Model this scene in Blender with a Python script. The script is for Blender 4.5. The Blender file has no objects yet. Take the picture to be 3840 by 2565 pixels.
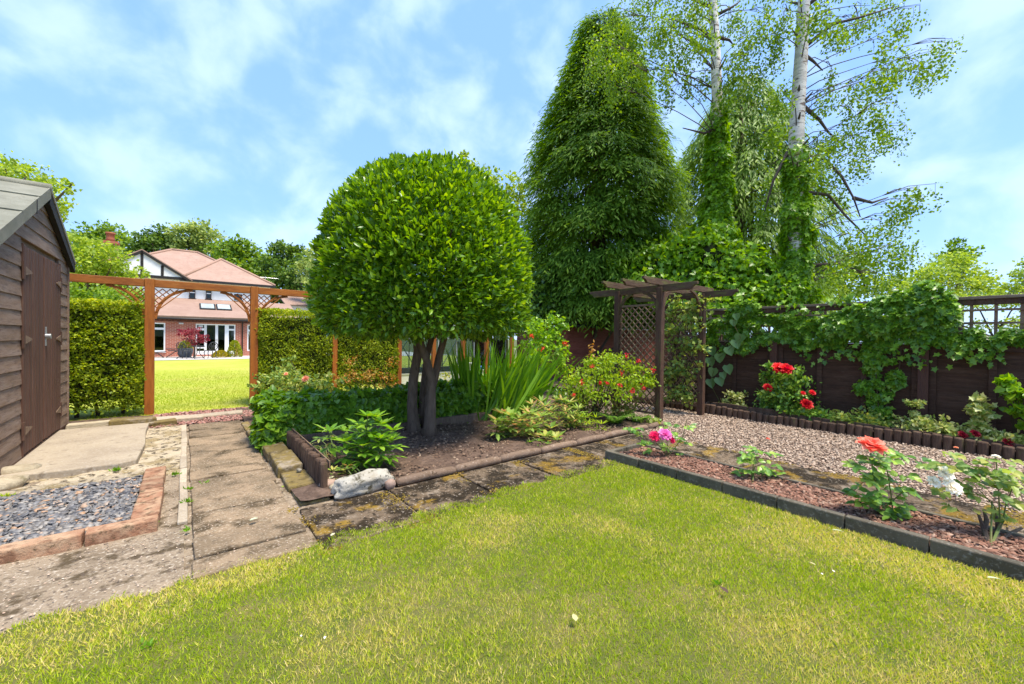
import bpy, math, random
import numpy as np
from mathutils import Vector, Matrix, noise as mnoise
random.seed(11); RG = np.random.default_rng(11)
SC = bpy.context.scene; COL = SC.collection
R = math.radians
# ---------------------------------------------------------------- camera
# world axes follow the garden: +Y runs along the path to the house, +X along the lawn edge to the fence
CAMH, FPX, PW, PH = 1.35, 1530.0, 3840.0, 2565.0
YAW, PIT, ROLL = R(38.7), math.atan(13/1530), R(0.7)
r0 = Vector((math.cos(YAW), -math.sin(YAW), 0)); fh = Vector((math.sin(YAW), math.cos(YAW), 0))
fw = fh*math.cos(PIT) - Vector((0, 0, 1))*math.sin(PIT); u0 = r0.cross(fw)
rt = r0*math.cos(ROLL) + u0*math.sin(ROLL); up = u0*math.cos(ROLL) - r0*math.sin(ROLL)
cam_d = bpy.data.cameras.new('camera'); cam = bpy.data.objects.new('camera', cam_d); COL.objects.link(cam)
cam.matrix_world = Matrix(((rt.x, up.x, -fw.x, 0), (rt.y, up.y, -fw.y, 0), (rt.z, up.z, -fw.z, CAMH), (0, 0, 0, 1)))
cam_d.sensor_width = 36; cam_d.lens = 36*FPX/PW; cam_d.clip_start = 0.05; cam_d.clip_end = 2000
SC.camera = cam
# ---------------------------------------------------------------- sky, sun, exposure
SUN_EL, SUN_AZ = R(70), R(-66)      # azimuth: direction the light comes from, measured from +X
W = bpy.data.worlds.new('World'); SC.world = W; W.use_nodes = True
def nd(nt, t, **kw):
    n = nt.nodes.new(t)
    for k, v in kw.items():
        if k in n.inputs.keys() if isinstance(k, str) else False: n.inputs[k].default_value = v
        else: setattr(n, k, v)
    return n
def build_world():
    nt = W.node_tree; nt.nodes.clear(); L = nt.links.new
    out = nd(nt, 'ShaderNodeOutputWorld'); bg = nd(nt, 'ShaderNodeBackground'); bg.inputs['Strength'].default_value = 0.1
    sky = nd(nt, 'ShaderNodeTexSky', sky_type='NISHITA', sun_disc=False); sky.sun_elevation = SUN_EL
    sky.sun_rotation = R(90) - SUN_AZ; sky.air_density = 1.0; sky.dust_density = 0.6; sky.ozone_density = 2.6
    gain = nd(nt, 'ShaderNodeMixRGB', blend_type='MULTIPLY'); gain.inputs[0].default_value = 1; gain.inputs[2].default_value = (1.0, 1.0, 1.0, 1)
    veil = nd(nt, 'ShaderNodeMixRGB'); veil.inputs[0].default_value = .6; L(sky.outputs[0], veil.inputs[1]); veil.inputs[2].default_value = (1.15, 2.5, 5.7, 1); L(veil.outputs[0], gain.inputs[1])   # thin even veil of high cloud
    tc = nd(nt, 'ShaderNodeTexCoord'); sp = nd(nt, 'ShaderNodeSeparateXYZ'); L(tc.outputs['Generated'], sp.inputs[0])
    mp = nd(nt, 'ShaderNodeMapping'); mp.inputs['Scale'].default_value = (1, 1, 1.15); mp.inputs['Rotation'].default_value = (R(18), R(-14), R(10)); L(tc.outputs['Generated'], mp.inputs[0])
    n1 = nd(nt, 'ShaderNodeTexNoise'); n1.inputs['Scale'].default_value = 7.5; n1.inputs['Detail'].default_value = 6; n1.inputs['Roughness'].default_value = .5; n1.inputs['Distortion'].default_value = .2
    L(mp.outputs[0], n1.inputs['Vector'])
    rp = nd(nt, 'ShaderNodeValToRGB'); rp.color_ramp.elements[0].position = .40; rp.color_ramp.elements[1].position = .72; rp.color_ramp.interpolation = 'EASE'
    rp.color_ramp.elements[0].color = (0.06, 0.06, 0.06, 1); rp.color_ramp.elements[1].color = (.5, .5, .5, 1); L(n1.outputs[0], rp.inputs[0])
    mx = nd(nt, 'ShaderNodeMixRGB'); L(rp.outputs[0], mx.inputs[0]); L(gain.outputs[0], mx.inputs[1]); mx.inputs[2].default_value = (4.0, 4.85, 5.9, 1)
    L(mx.outputs[0], bg.inputs[0]); L(bg.outputs[0], out.inputs[0])
build_world()
sl = bpy.data.lights.new('sun', 'SUN'); sl.energy = 2.6; sl.angle = R(18); sl.color = (1, .92, .78)
sun = bpy.data.objects.new('sun', sl); COL.objects.link(sun)
sd = Vector((math.cos(SUN_EL)*math.cos(SUN_AZ), math.cos(SUN_EL)*math.sin(SUN_AZ), math.sin(SUN_EL)))
sun.rotation_euler = sd.to_track_quat('Z', 'Y').to_euler(); sun.location = (0, 0, 30)
SC.view_settings.view_transform = 'Standard'; SC.view_settings.look = 'None'; SC.view_settings.gamma = 1
SC.view_settings.exposure = 1.5; SC.view_settings.use_curve_mapping = False
SC.render.engine = 'CYCLES'; SC.cycles.max_bounces = 8; SC.cycles.transparent_max_bounces = 16; SC.cycles.use_denoising = True
# ---------------------------------------------------------------- where a sight line through the photograph meets the place
def ray(px, py):
    x = (px-PW/2)/FPX; y = (py-PH/2)/FPX
    return fw + rt*x - up*y
O = Vector((0, 0, CAMH))
def G(px, py, z=0.0): d = ray(px, py); return O + d*((z-CAMH)/d.z)
def AV(px, py, v): d = ray(px, py); return O + d*(v/d.y)
def AU(px, py, u): d = ray(px, py); return O + d*(u/d.x)
def AZ(px, py, z): d = ray(px, py); return O + d*(z/d.dot(fh))
# ---------------------------------------------------------------- materials
MATS = {}
def _nt(name):
    m = bpy.data.materials.new(name); m.use_nodes = True; nt = m.node_tree; nt.nodes.clear()
    o = nd(nt, 'ShaderNodeOutputMaterial'); MATS[name] = m; return m, nt, o
def c4(c): return (c[0], c[1], c[2], 1)
def noise_fac(nt, vec, scale, detail=4, rough=.6, lo=.35, hi=.65, dist=0):
    n = nd(nt, 'ShaderNodeTexNoise'); n.inputs['Scale'].default_value = scale; n.inputs['Detail'].default_value = detail
    n.inputs['Roughness'].default_value = rough; n.inputs['Distortion'].default_value = dist; nt.links.new(vec, n.inputs['Vector'])
    mr = nd(nt, 'ShaderNodeMapRange'); mr.inputs[1].default_value = lo; mr.inputs[2].default_value = hi; nt.links.new(n.outputs[0], mr.inputs[0])
    return mr.outputs[0], n.outputs[0]
def surf(name, base, layers=(), rough=.85, bump=.3, bscale=60, stretch=(1, 1, 1), spec=.3, metal=0.0, coord='pos'):
    """base colour, then layers of (colour, scale, lo, hi, amount): patches of another colour, in world space"""
    m, nt, o = _nt(name); L = nt.links.new
    if coord == 'pos': src = nd(nt, 'ShaderNodeNewGeometry').outputs['Position']
    else: src = nd(nt, 'ShaderNodeTexCoord').outputs['Object']
    mp = nd(nt, 'ShaderNodeMapping'); mp.inputs['Scale'].default_value = stretch; L(src, mp.inputs[0]); vec = mp.outputs[0]
    rgb = nd(nt, 'ShaderNodeRGB'); rgb.outputs[0].default_value = c4(base); col = rgb.outputs[0]
    for i, (c, s, lo, hi, amt) in enumerate(layers):
        ad = nd(nt, 'ShaderNodeVectorMath', operation='ADD'); ad.inputs[1].default_value = (i*7.3, i*3.1, i*5.7); L(vec, ad.inputs[0])
        f, _ = noise_fac(nt, ad.outputs[0], s, 5, .62, lo, hi)
        mu = nd(nt, 'ShaderNodeMath', operation='MULTIPLY'); L(f, mu.inputs[0]); mu.inputs[1].default_value = amt
        mx = nd(nt, 'ShaderNodeMixRGB'); L(mu.outputs[0], mx.inputs[0]); L(col, mx.inputs[1]); mx.inputs[2].default_value = c4(c); col = mx.outputs[0]
    oi = nd(nt, 'ShaderNodeObjectInfo'); mr = nd(nt, 'ShaderNodeMapRange'); mr.inputs[3].default_value = .84; mr.inputs[4].default_value = 1.12; L(oi.outputs['Random'], mr.inputs[0])
    vm = nd(nt, 'ShaderNodeVectorMath', operation='SCALE'); L(col, vm.inputs[0]); L(mr.outputs[0], vm.inputs['Scale'])
    p = nd(nt, 'ShaderNodeBsdfPrincipled'); p.inputs['Roughness'].default_value = rough; p.inputs['Specular IOR Level'].default_value = spec; p.inputs['Metallic'].default_value = metal
    L(vm.outputs[0], p.inputs['Base Color'])
    if bump:
        _, h = noise_fac(nt, vec, bscale, 5, .7)
        b = nd(nt, 'ShaderNodeBump'); b.inputs['Strength'].default_value = bump; b.inputs['Distance'].default_value = .02; L(h, b.inputs['Height']); L(b.outputs[0], p.inputs['Normal'])
    L(p.outputs[0], o.inputs[0]); return m
GREENS = 'bay yew ivy_dark ivy_bright ivy_mid weeping birch_leaf tree_dark tree_mid tree_light tree_grey peony peony_pale crocosmia fern rose_leaf fuchsia_low'.split()
def leafmat(name, cols, trans=.35, rough=.45, spec=.35, patch=None):
    if name in GREENS: cols = [(r*1.32, g*1.26, b*1.1) for r, g, b in cols]
    """cols: colours from the darkest to the palest leaf, spread over the leaves by their own random value"""
    m, nt, o = _nt(name); L = nt.links.new
    at = nd(nt, 'ShaderNodeAttribute', attribute_name='rnd'); rp = nd(nt, 'ShaderNodeValToRGB')
    el = rp.color_ramp.elements
    while len(el) < len(cols): el.new(.5)
    for i, c in enumerate(cols): el[i].position = i/max(1, len(cols)-1); el[i].color = c4(c)
    L(at.outputs['Fac'], rp.inputs[0]); col = rp.outputs[0]
    if patch:
        c, s, lo, hi, amt = patch; g = nd(nt, 'ShaderNodeNewGeometry'); f, _ = noise_fac(nt, g.outputs['Position'], s, 5, .65, lo, hi)
        mu = nd(nt, 'ShaderNodeMath', operation='MULTIPLY'); L(f, mu.inputs[0]); mu.inputs[1].default_value = amt
        mx = nd(nt, 'ShaderNodeMixRGB'); L(mu.outputs[0], mx.inputs[0]); L(col, mx.inputs[1]); mx.inputs[2].default_value = c4(c); col = mx.outputs[0]
    p = nd(nt, 'ShaderNodeBsdfPrincipled'); p.inputs['Roughness'].default_value = rough; p.inputs['Specular IOR Level'].default_value = spec; L(col, p.inputs['Base Color'])
    t = nd(nt, 'ShaderNodeBsdfTranslucent'); hs = nd(nt, 'ShaderNodeHueSaturation'); hs.inputs['Hue'].default_value = .485; hs.inputs['Saturation'].default_value = 1.1; hs.inputs['Value'].default_value = 1.7
    L(col, hs.inputs['Color']); L(hs.outputs[0], t.inputs[0])
    ms = nd(nt, 'ShaderNodeMixShader'); ms.inputs[0].default_value = trans; L(p.outputs[0], ms.inputs[1]); L(t.outputs[0], ms.inputs[2]); L(ms.outputs[0], o.inputs[0]); return m
def glassmat(name, tint=(.75, .8, .8), rough=.03, mixv=.75):
    m, nt, o = _nt(name); L = nt.links.new
    t = nd(nt, 'ShaderNodeBsdfTransparent'); t.inputs[0].default_value = c4(tint); g = nd(nt, 'ShaderNodeBsdfGlossy'); g.inputs['Roughness'].default_value = rough
    fr = nd(nt, 'ShaderNodeFresnel'); fr.inputs[0].default_value = 1.5; ms = nd(nt, 'ShaderNodeMixShader'); L(fr.outputs[0], ms.inputs[0]); L(t.outputs[0], ms.inputs[1]); L(g.outputs[0], ms.inputs[2]); L(ms.outputs[0], o.inputs[0]); return m
def brickmat(name):
    m, nt, o = _nt(name); L = nt.links.new
    g = nd(nt, 'ShaderNodeNewGeometry'); sp = nd(nt, 'ShaderNodeSeparateXYZ'); L(g.outputs['Position'], sp.inputs[0]); cb = nd(nt, 'ShaderNodeCombineXYZ'); L(sp.outputs[0], cb.inputs[0]); L(sp.outputs[2], cb.inputs[1])
    b = nd(nt, 'ShaderNodeTexBrick'); b.inputs['Scale'].default_value = 1; b.inputs['Brick Width'].default_value = .23; b.inputs['Row Height'].default_value = .078; b.inputs['Mortar Size'].default_value = .006
    b.inputs['Color1'].default_value = (.42, .12, .065, 1); b.inputs['Color2'].default_value = (.34, .085, .05, 1); b.inputs['Mortar'].default_value = (.6, .45, .36, 1); L(cb.outputs[0], b.inputs[0])
    p = nd(nt, 'ShaderNodeBsdfPrincipled'); p.inputs['Roughness'].default_value = .9; L(b.outputs[0], p.inputs['Base Color']); L(p.outputs[0], o.inputs[0]); return m
M = MATS
surf('soil', (.1, .062, .043), [((.19, .125, .09), 9, .45, .7, .8), ((.3, .22, .16), 70, .62, .7, .8), ((.03, .02, .015), 25, .5, .7, .7)], .95, .9, 40)
surf('ground_base', (.1, .1, .03), [((.06, .09, .015), 2, .4, .6, .9)], .95, .4, 30)
surf('turf_soil', (.13, .13, .03), [((.2, .16, .06), 1.2, .42, .62, .9), ((.07, .1, .015), 8, .4, .65, .7)], .95, .6, 60)
surf('far_lawn', (.4, .43, .035), [((.52, .46, .1), .3, .42, .65, .9), ((.25, .34, .02), 3, .45, .7, .5), ((.4, .42, .06), 40, .4, .65, .5)], .95, .5, 70)
surf('concrete', (.25, .19, .128), [((.17, .125, .08), 3.5, .45, .6, .8), ((.46, .39, .3), 50, .54, .66, .8), ((.055, .036, .014), 5, .54, .62, .9), ((.09, .065, .045), 38, .55, .63, .8)], .92, .5, 55)
surf('concrete_clean', (.42, .34, .24), [((.34, .27, .19), 2.2, .42, .6, .9), ((.2, .15, .1), 9, .58, .68, .75), ((.58, .52, .44), 50, .5, .7, .5)], .9, .35, 50)
surf('concrete_rough', (.44, .355, .24), [((.24, .175, .075), 4, .48, .58, .85), ((.06, .042, .022), 16, .53, .6, .95), ((.58, .5, .38), 60, .54, .66, .7)], .95, 1.0, 34)
surf('slab', (.27, .19, .115), [((.16, .115, .068), 3, .42, .6, .9), ((.05, .032, .012), 4, .52, .64, .9), ((.46, .38, .28), 60, .54, .68, .75), ((.1, .07, .045), 45, .56, .66, .7)], .92, .45, 60)
surf('moss_slab', (.15, .105, .065), [((.022, .013, .004), 3.2, .46, .54, .97), ((.3, .235, .17), 6, .58, .66, .7), ((.24, .14, .008), 2.2, .56, .62, .8), ((.5, .42, .33), 45, .6, .66, .8), ((.015, .009, .003), 24, .53, .6, .8)], .95, 1.0, 30)
surf('moss', (.19, .125, .015), [((.3, .22, .03), 12, .4, .65, .9), ((.07, .045, .01), 25, .5, .7, .8)], 1, 1.0, 60)
surf('mossy_stone', (.2, .145, .055), [((.33, .27, .2), 5, .52, .64, .9), ((.08, .055, .02), 12, .5, .65, .8), ((.28, .2, .03), 20, .5, .7, .6)], .95, .9, 35)
surf('brick_edge', (.3, .145, .08), [((.42, .28, .17), 6, .42, .62, .85), ((.16, .075, .04), 11, .52, .64, .85), ((.07, .05, .022), 16, .57, .65, .85)], .9, .6, 50)
surf('kerb', (.13, .11, .078), [((.07, .058, .038), 5, .42, .62, .8), ((.3, .28, .24), 45, .55, .7, .6), ((.07, .065, .025), 9, .6, .72, .7)], .9, .4, 60)
surf('bed_curb', (.21, .14, .095), [((.16, .1, .06), 6, .5, .66, .8), ((.42, .33, .25), 40, .55, .7, .6), ((.07, .045, .025), 15, .62, .7, .8)], .92, .6, 50)
surf('shed_board', (.235, .152, .1), [((.32, .235, .185), 2.2, .42, .66, .75), ((.12, .072, .052), 5, .5, .7, .7), ((.34, .27, .22), 16, .6, .7, .4)], .8, .45, 14, (9, 1.2, 9))
surf('shed_door', (.115, .056, .036), [((.19, .115, .08), 2.5, .58, .72, .6), ((.06, .026, .018), 4, .5, .7, .7)], .75, .4, 14, (9, 9, .9))
surf('felt', (.22, .215, .165), [((.29, .28, .22), 4, .4, .65, .8), ((.17, .16, .12), 11, .55, .7, .6)], .95, .6, 90)
surf('black_timber', (.02, .018, .016), [((.05, .045, .04), 6, .5, .7, .6)], .8, .4, 30)
surf('orange_wood', (.36, .115, .012), [((.22, .06, .008), 2.4, .45, .62, .7), ((.46, .18, .035), 5, .55, .7, .5)], .6, .25, 14, (1.2, 6, 6), .35)
surf('orange_post', (.36, .112, .012), [((.22, .06, .008), 2.4, .45, .62, .7), ((.46, .18, .035), 5, .55, .7, .5)], .6, .25, 14, (7, 7, 1), .35)
surf('arbour_wood', (.08, .038, .022), [((.13, .075, .045), 3, .45, .66, .7), ((.12, .115, .03), 2.2, .56, .68, .7), ((.04, .022, .016), 8, .5, .7, .7)], .8, .5, 16, (5, 5, 1.2))
surf('arbour_beam', (.095, .052, .03), [((.15, .095, .055), 3, .45, .66, .7), ((.13, .13, .03), 2.6, .5, .64, .8), ((.05, .03, .02), 8, .5, .7, .7)], .85, .6, 16, (1.5, 1.5, 5))
surf('lattice_wood', (.19, .115, .07), [((.27, .2, .11), 4, .45, .66, .7), ((.1, .06, .035), 8, .5, .7, .7)], .85, .4, 30)
surf('fence_board', (.078, .04, .025), [((.11, .063, .041), 3, .45, .66, .7), ((.03, .017, .012), 5, .5, .7, .7), ((.17, .11, .075), 9, .6, .7, .6)], .72, .4, 14, (8, 1, 8), .12)
surf('fence_post', (.1, .043, .026), [((.1, .045, .028), 3, .45, .66, .7), ((.04, .02, .016), 6, .5, .7, .6)], .75, .4, 14, (6, 6, 1))
surf('weathered_rail', (.2, .14, .095), [((.3, .22, .15), 4, .45, .66, .8), ((.12, .12, .04), 3, .55, .68, .6)], .9, .5, 16, (6, 1, 6))
surf('log', (.1, .058, .036), [((.16, .1, .065), 6, .45, .65, .7), ((.05, .03, .02), 10, .5, .7, .7), ((.12, .12, .03), 5, .62, .72, .5)], .9, .6, 30, (3, 3, .8))
surf('maroon_board', (.26, .07, .045), [((.33, .11, .08), 3, .45, .66, .7), ((.1, .028, .02), 6, .5, .7, .6)], .7, .3, 16, (1, 1, 8))
surf('bay_bark', (.14, .095, .067), [((.21, .15, .105), 6, .45, .66, .7), ((.055, .038, .028), 10, .5, .7, .7)], .9, .7, 26, (3, 3, .8))
surf('bark', (.09, .065, .05), [((.15, .12, .09), 6, .45, .66, .7)], .9, .7, 20)
surf('twig', (.07, .05, .03), [((.1, .1, .03), 6, .45, .66, .7)], .9, .4, 30)
surf('shade_core', (.05, .065, .016), [((.02, .02, .01), 12, .4, .6, .9)], 1, .8, 25)  # dark filler colour standing for the shade inside dense foliage
surf('green_stem', (.12, .16, .04), [((.2, .12, .05), 8, .5, .65, .8)], .6, .2, 30)
surf('birch_bark', (.88, .8, .7), [((.52, .45, .4), 2.0, .45, .62, .7), ((.2, .13, .095), 2.6, .57, .63, .9), ((.04, .03, .025), 5, .6, .64, .95)], .75, .5, 30, (1, 1, 4.5))
surf('rock_white', (.46, .42, .35), [((.36, .31, .23), 6, .48, .62, .85), ((.08, .065, .03), 6, .54, .6, .9), ((.03, .03, .02), 22, .6, .65, .9)], .9, .9, 25)
surf('rock_tan', (.42, .35, .24), [((.28, .22, .14), 6, .48, .64, .8), ((.16, .13, .06), 10, .6, .7, .7)], .9, .8, 25)
surf('rock_pink', (.38, .26, .2), [((.25, .17, .13), 9, .5, .64, .8)], .9, .7, 25)
surf('white_render', (.86, .85, .83), [((.78, .77, .74), 2, .45, .66, .7)], .9, .1, 50)
surf('upvc', (.86, .87, .87), (), .35, 0)
surf('roof_tile', (.31, .2, .15), [((.36, .24, .185), 1.2, .4, .65, .8), ((.26, .15, .115), 6, .5, .7, .6), ((.2, .12, .09), 2.2, .62, .72, .5)], .9, .5, 30)
surf('ridge_tile', (.4, .25, .18), [((.36, .18, .13), 6, .5, .7, .6)], .9, .4, 30)
surf('black_plastic', (.025, .023, .023), (), .4, 0)
surf('soldier_brick', (.12, .05, .045), [((.3, .12, .085), 12, .45, .6, .7)], .9, .3, 40)
surf('patio', (.5, .46, .42), [((.4, .36, .33), 2, .4, .62, .7), ((.56, .53, .5), 20, .5, .7, .5)], .9, .3, 40)
surf('cast_iron', (.035, .036, .038), [((.09, .09, .09), 14, .55, .7, .6)], .45, .2, 40, spec=.5)
surf('sling_fabric', (.05, .045, .045), [((.09, .085, .085), 30, .45, .6, .7)], .8, .2, 200)
surf('planter', (.1, .11, .125), [((.15, .16, .18), 5, .45, .66, .6)], .6, .2, 40)
surf('aluminium', (.55, .57, .56), [((.4, .42, .41), 7, .45, .65, .6)], .42, .1, 60, metal=.7)
surf('dark_interior', (.03, .035, .03), [((.06, .07, .05), 2, .45, .65, .7)], .9, 0)
surf('blind', (.55, .56, .53), [((.48, .5, .47), 3, .45, .65, .6)], .8, .2, 90, (1, 1, 6))
surf('skylight_glass', (.42, .47, .46), [((.5, .54, .53), 2, .45, .65, .6)], .15, 0, spec=.6)
surf('blue_plastic', (.02, .13, .42), [((.03, .18, .5), 3, .45, .65, .6)], .35, 0)
surf('white_plastic', (.6, .61, .58), [((.5, .5, .46), 6, .45, .65, .6)], .5, .1, 30)
surf('terracotta', (.45, .15, .08), [((.35, .11, .06), 5, .45, .65, .7)], .85, .3, 40)
surf('galvanised', (.5, .5, .5), [((.3, .27, .24), 20, .5, .65, .7)], .4, .1, 60, metal=.8)
surf('hinge_rust', (.23, .15, .095), [((.14, .08, .05), 20, .45, .65, .8)], .7, .3, 60)
M['brick_wall'] = brickmat('brick_wall'); glassmat('glass'); glassmat('window_glass', (.55, .6, .58))
leafmat('chip_bark', [(.07, .035, .024), (.22, .1, .062), (.3, .15, .098), (.14, .07, .046), (.42, .27, .19)], 0, .9)
leafmat('chip_slate', [(.035, .034, .036), (.09, .087, .09), (.14, .135, .135), (.19, .18, .17), (.12, .105, .092), (.3, .27, .235), (.36, .2, .1)], 0, .55, .5)
leafmat('chip_gravel', [(.09, .06, .042), (.36, .25, .175), (.46, .34, .245), (.36, .24, .16), (.58, .46, .35), (.14, .095, .07)], 0, .85)
leafmat('chip_redgravel', [(.16, .07, .055), (.3, .13, .1), (.38, .2, .16), (.3, .14, .11), (.45, .3, .25)], 0, .9)
leafmat('chip_debris', [(.05, .03, .02), (.12, .07, .045), (.22, .14, .09), (.08, .05, .035), (.35, .25, .17)], 0, .9)
leafmat('grass_blade', [(.17, .27, .01), (.32, .43, .018), (.48, .54, .03), (.66, .58, .14), (.8, .63, .3)], .35, .6, .2)
leafmat('grass_far', [(.22, .33, .012), (.3, .4, .02), (.38, .43, .03)], .3, .6, .2, ((.33, .31, .06), .5, .45, .65, .7))
leafmat('bay', [(.04, .1, .01), (.075, .17, .012), (.12, .24, .018), (.18, .32, .024), (.3, .44, .04)], .34, .3, .5)
leafmat('yew', [(.09, .14, .01), (.16, .24, .014), (.24, .32, .02), (.34, .4, .03), (.46, .46, .05)], .36, .5, .3)
leafmat('ivy_dark', [(.03, .08, .012), (.055, .13, .016), (.085, .18, .02), (.14, .24, .03)], .28, .3, .5)
leafmat('ivy_bright', [(.08, .18, .012), (.13, .26, .016), (.18, .33, .02), (.26, .42, .03)], .4, .35, .45)
leafmat('ivy_mid', [(.055, .135, .014), (.09, .2, .018), (.14, .27, .022), (.21, .35, .035)], .36, .35, .45)
leafmat('conifer', [(.055, .125, .014), (.11, .21, .02), (.18, .31, .03), (.29, .43, .045)], .42, .55, .25)
leafmat('conifer_tip', [(.14, .2, .016), (.22, .28, .025)], .3, .55, .25)
leafmat('weeping', [(.07, .14, .018), (.12, .21, .025), (.18, .29, .035), (.26, .36, .05)], .35, .5, .3)
leafmat('birch_leaf', [(.075, .15, .014), (.115, .21, .018), (.16, .27, .022), (.22, .34, .03)], .38, .45, .35)
leafmat('tree_dark', [(.035, .08, .014), (.06, .12, .018), (.09, .165, .022), (.14, .22, .03)], .3, .5, .3)
leafmat('tree_mid', [(.065, .13, .016), (.1, .19, .02), (.15, .25, .028), (.22, .32, .04)], .35, .5, .3)
leafmat('tree_light', [(.12, .2, .025), (.18, .27, .035), (.25, .34, .05), (.34, .42, .08)], .4, .5, .3)
leafmat('tree_grey', [(.13, .2, .05), (.19, .26, .07), (.26, .33, .1), (.36, .42, .15)], .4, .5, .3)
leafmat('acer', [(.16, .012, .02), (.25, .025, .035), (.33, .05, .055), (.4, .1, .1)], .35, .5, .3)
leafmat('golden', [(.2, .2, .012), (.32, .29, .015), (.45, .38, .025), (.52, .42, .03)], .3, .5, .3)
leafmat('golden_green', [(.13, .19, .01), (.22, .28, .015), (.34, .37, .025), (.45, .45, .03)], .3, .5, .3)
leafmat('peony', [(.06, .15, .012), (.1, .22, .018), (.15, .3, .026), (.22, .36, .045)], .35, .35, .4)
leafmat('peony_pale', [(.1, .19, .03), (.16, .27, .05), (.24, .35, .08), (.36, .36, .1), (.4, .2, .1)], .35, .4, .4)
leafmat('fuchsia', [(.16, .27, .012), (.24, .37, .016), (.33, .46, .022), (.42, .52, .03)], .4, .45, .3)
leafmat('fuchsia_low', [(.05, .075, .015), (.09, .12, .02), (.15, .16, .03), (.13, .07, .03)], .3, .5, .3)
leafmat('crocosmia', [(.05, .14, .012), (.08, .2, .016), (.12, .27, .02), (.19, .35, .03)], .38, .35, .4)
leafmat('fern', [(.06, .15, .02), (.1, .21, .03), (.15, .27, .04)], .35, .5, .3)
leafmat('rose_leaf', [(.06, .15, .025), (.1, .22, .035), (.17, .3, .045), (.28, .4, .06)], .3, .35, .45)
leafmat('rose_leaf_pale', [(.12, .23, .05), (.2, .31, .06), (.32, .41, .08), (.42, .42, .08)], .38, .4, .4)
leafmat('variegated', [(.16, .26, .04), (.32, .4, .08), (.52, .54, .16), (.66, .64, .28)], .3, .4, .4)
leafmat('orange_shoot', [(.3, .2, .03), (.42, .23, .04), (.5, .22, .05), (.28, .3, .04)], .35, .45, .3)
leafmat('kiwi', [(.1, .2, .055), (.14, .26, .075), (.18, .31, .1)], .3, .4, .4)
leafmat('dead_leaf', [(.4, .32, .13), (.5, .45, .22), (.62, .58, .38)], .2, .7)
leafmat('green_leaf_litter', [(.25, .36, .12), (.4, .48, .25), (.55, .6, .4)], .2, .6)
leafmat('petal_red', [(.55, .006, .01), (.68, .015, .02), (.75, .04, .03)], .3, .5, .3)
leafmat('petal_dark_red', [(.22, .008, .02), (.32, .012, .025)], .2, .5, .3)
leafmat('petal_pink', [(.68, .1, .36), (.76, .2, .48), (.8, .3, .56)], .3, .5, .3)
leafmat('petal_crimson', [(.62, .015, .09), (.7, .03, .13)], .3, .5, .3)
leafmat('petal_coral', [(.8, .16, .08), (.84, .28, .17), (.86, .4, .3)], .35, .5, .3)
leafmat('petal_white', [(.86, .8, .66), (.9, .86, .75), (.92, .9, .82)], .3, .5, .3)
leafmat('petal_orange_red', [(.65, .05, .012), (.75, .1, .02)], .3, .5, .3)
leafmat('petal_peach', [(.8, .38, .2), (.85, .5, .3)], .3, .5, .3)
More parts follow.
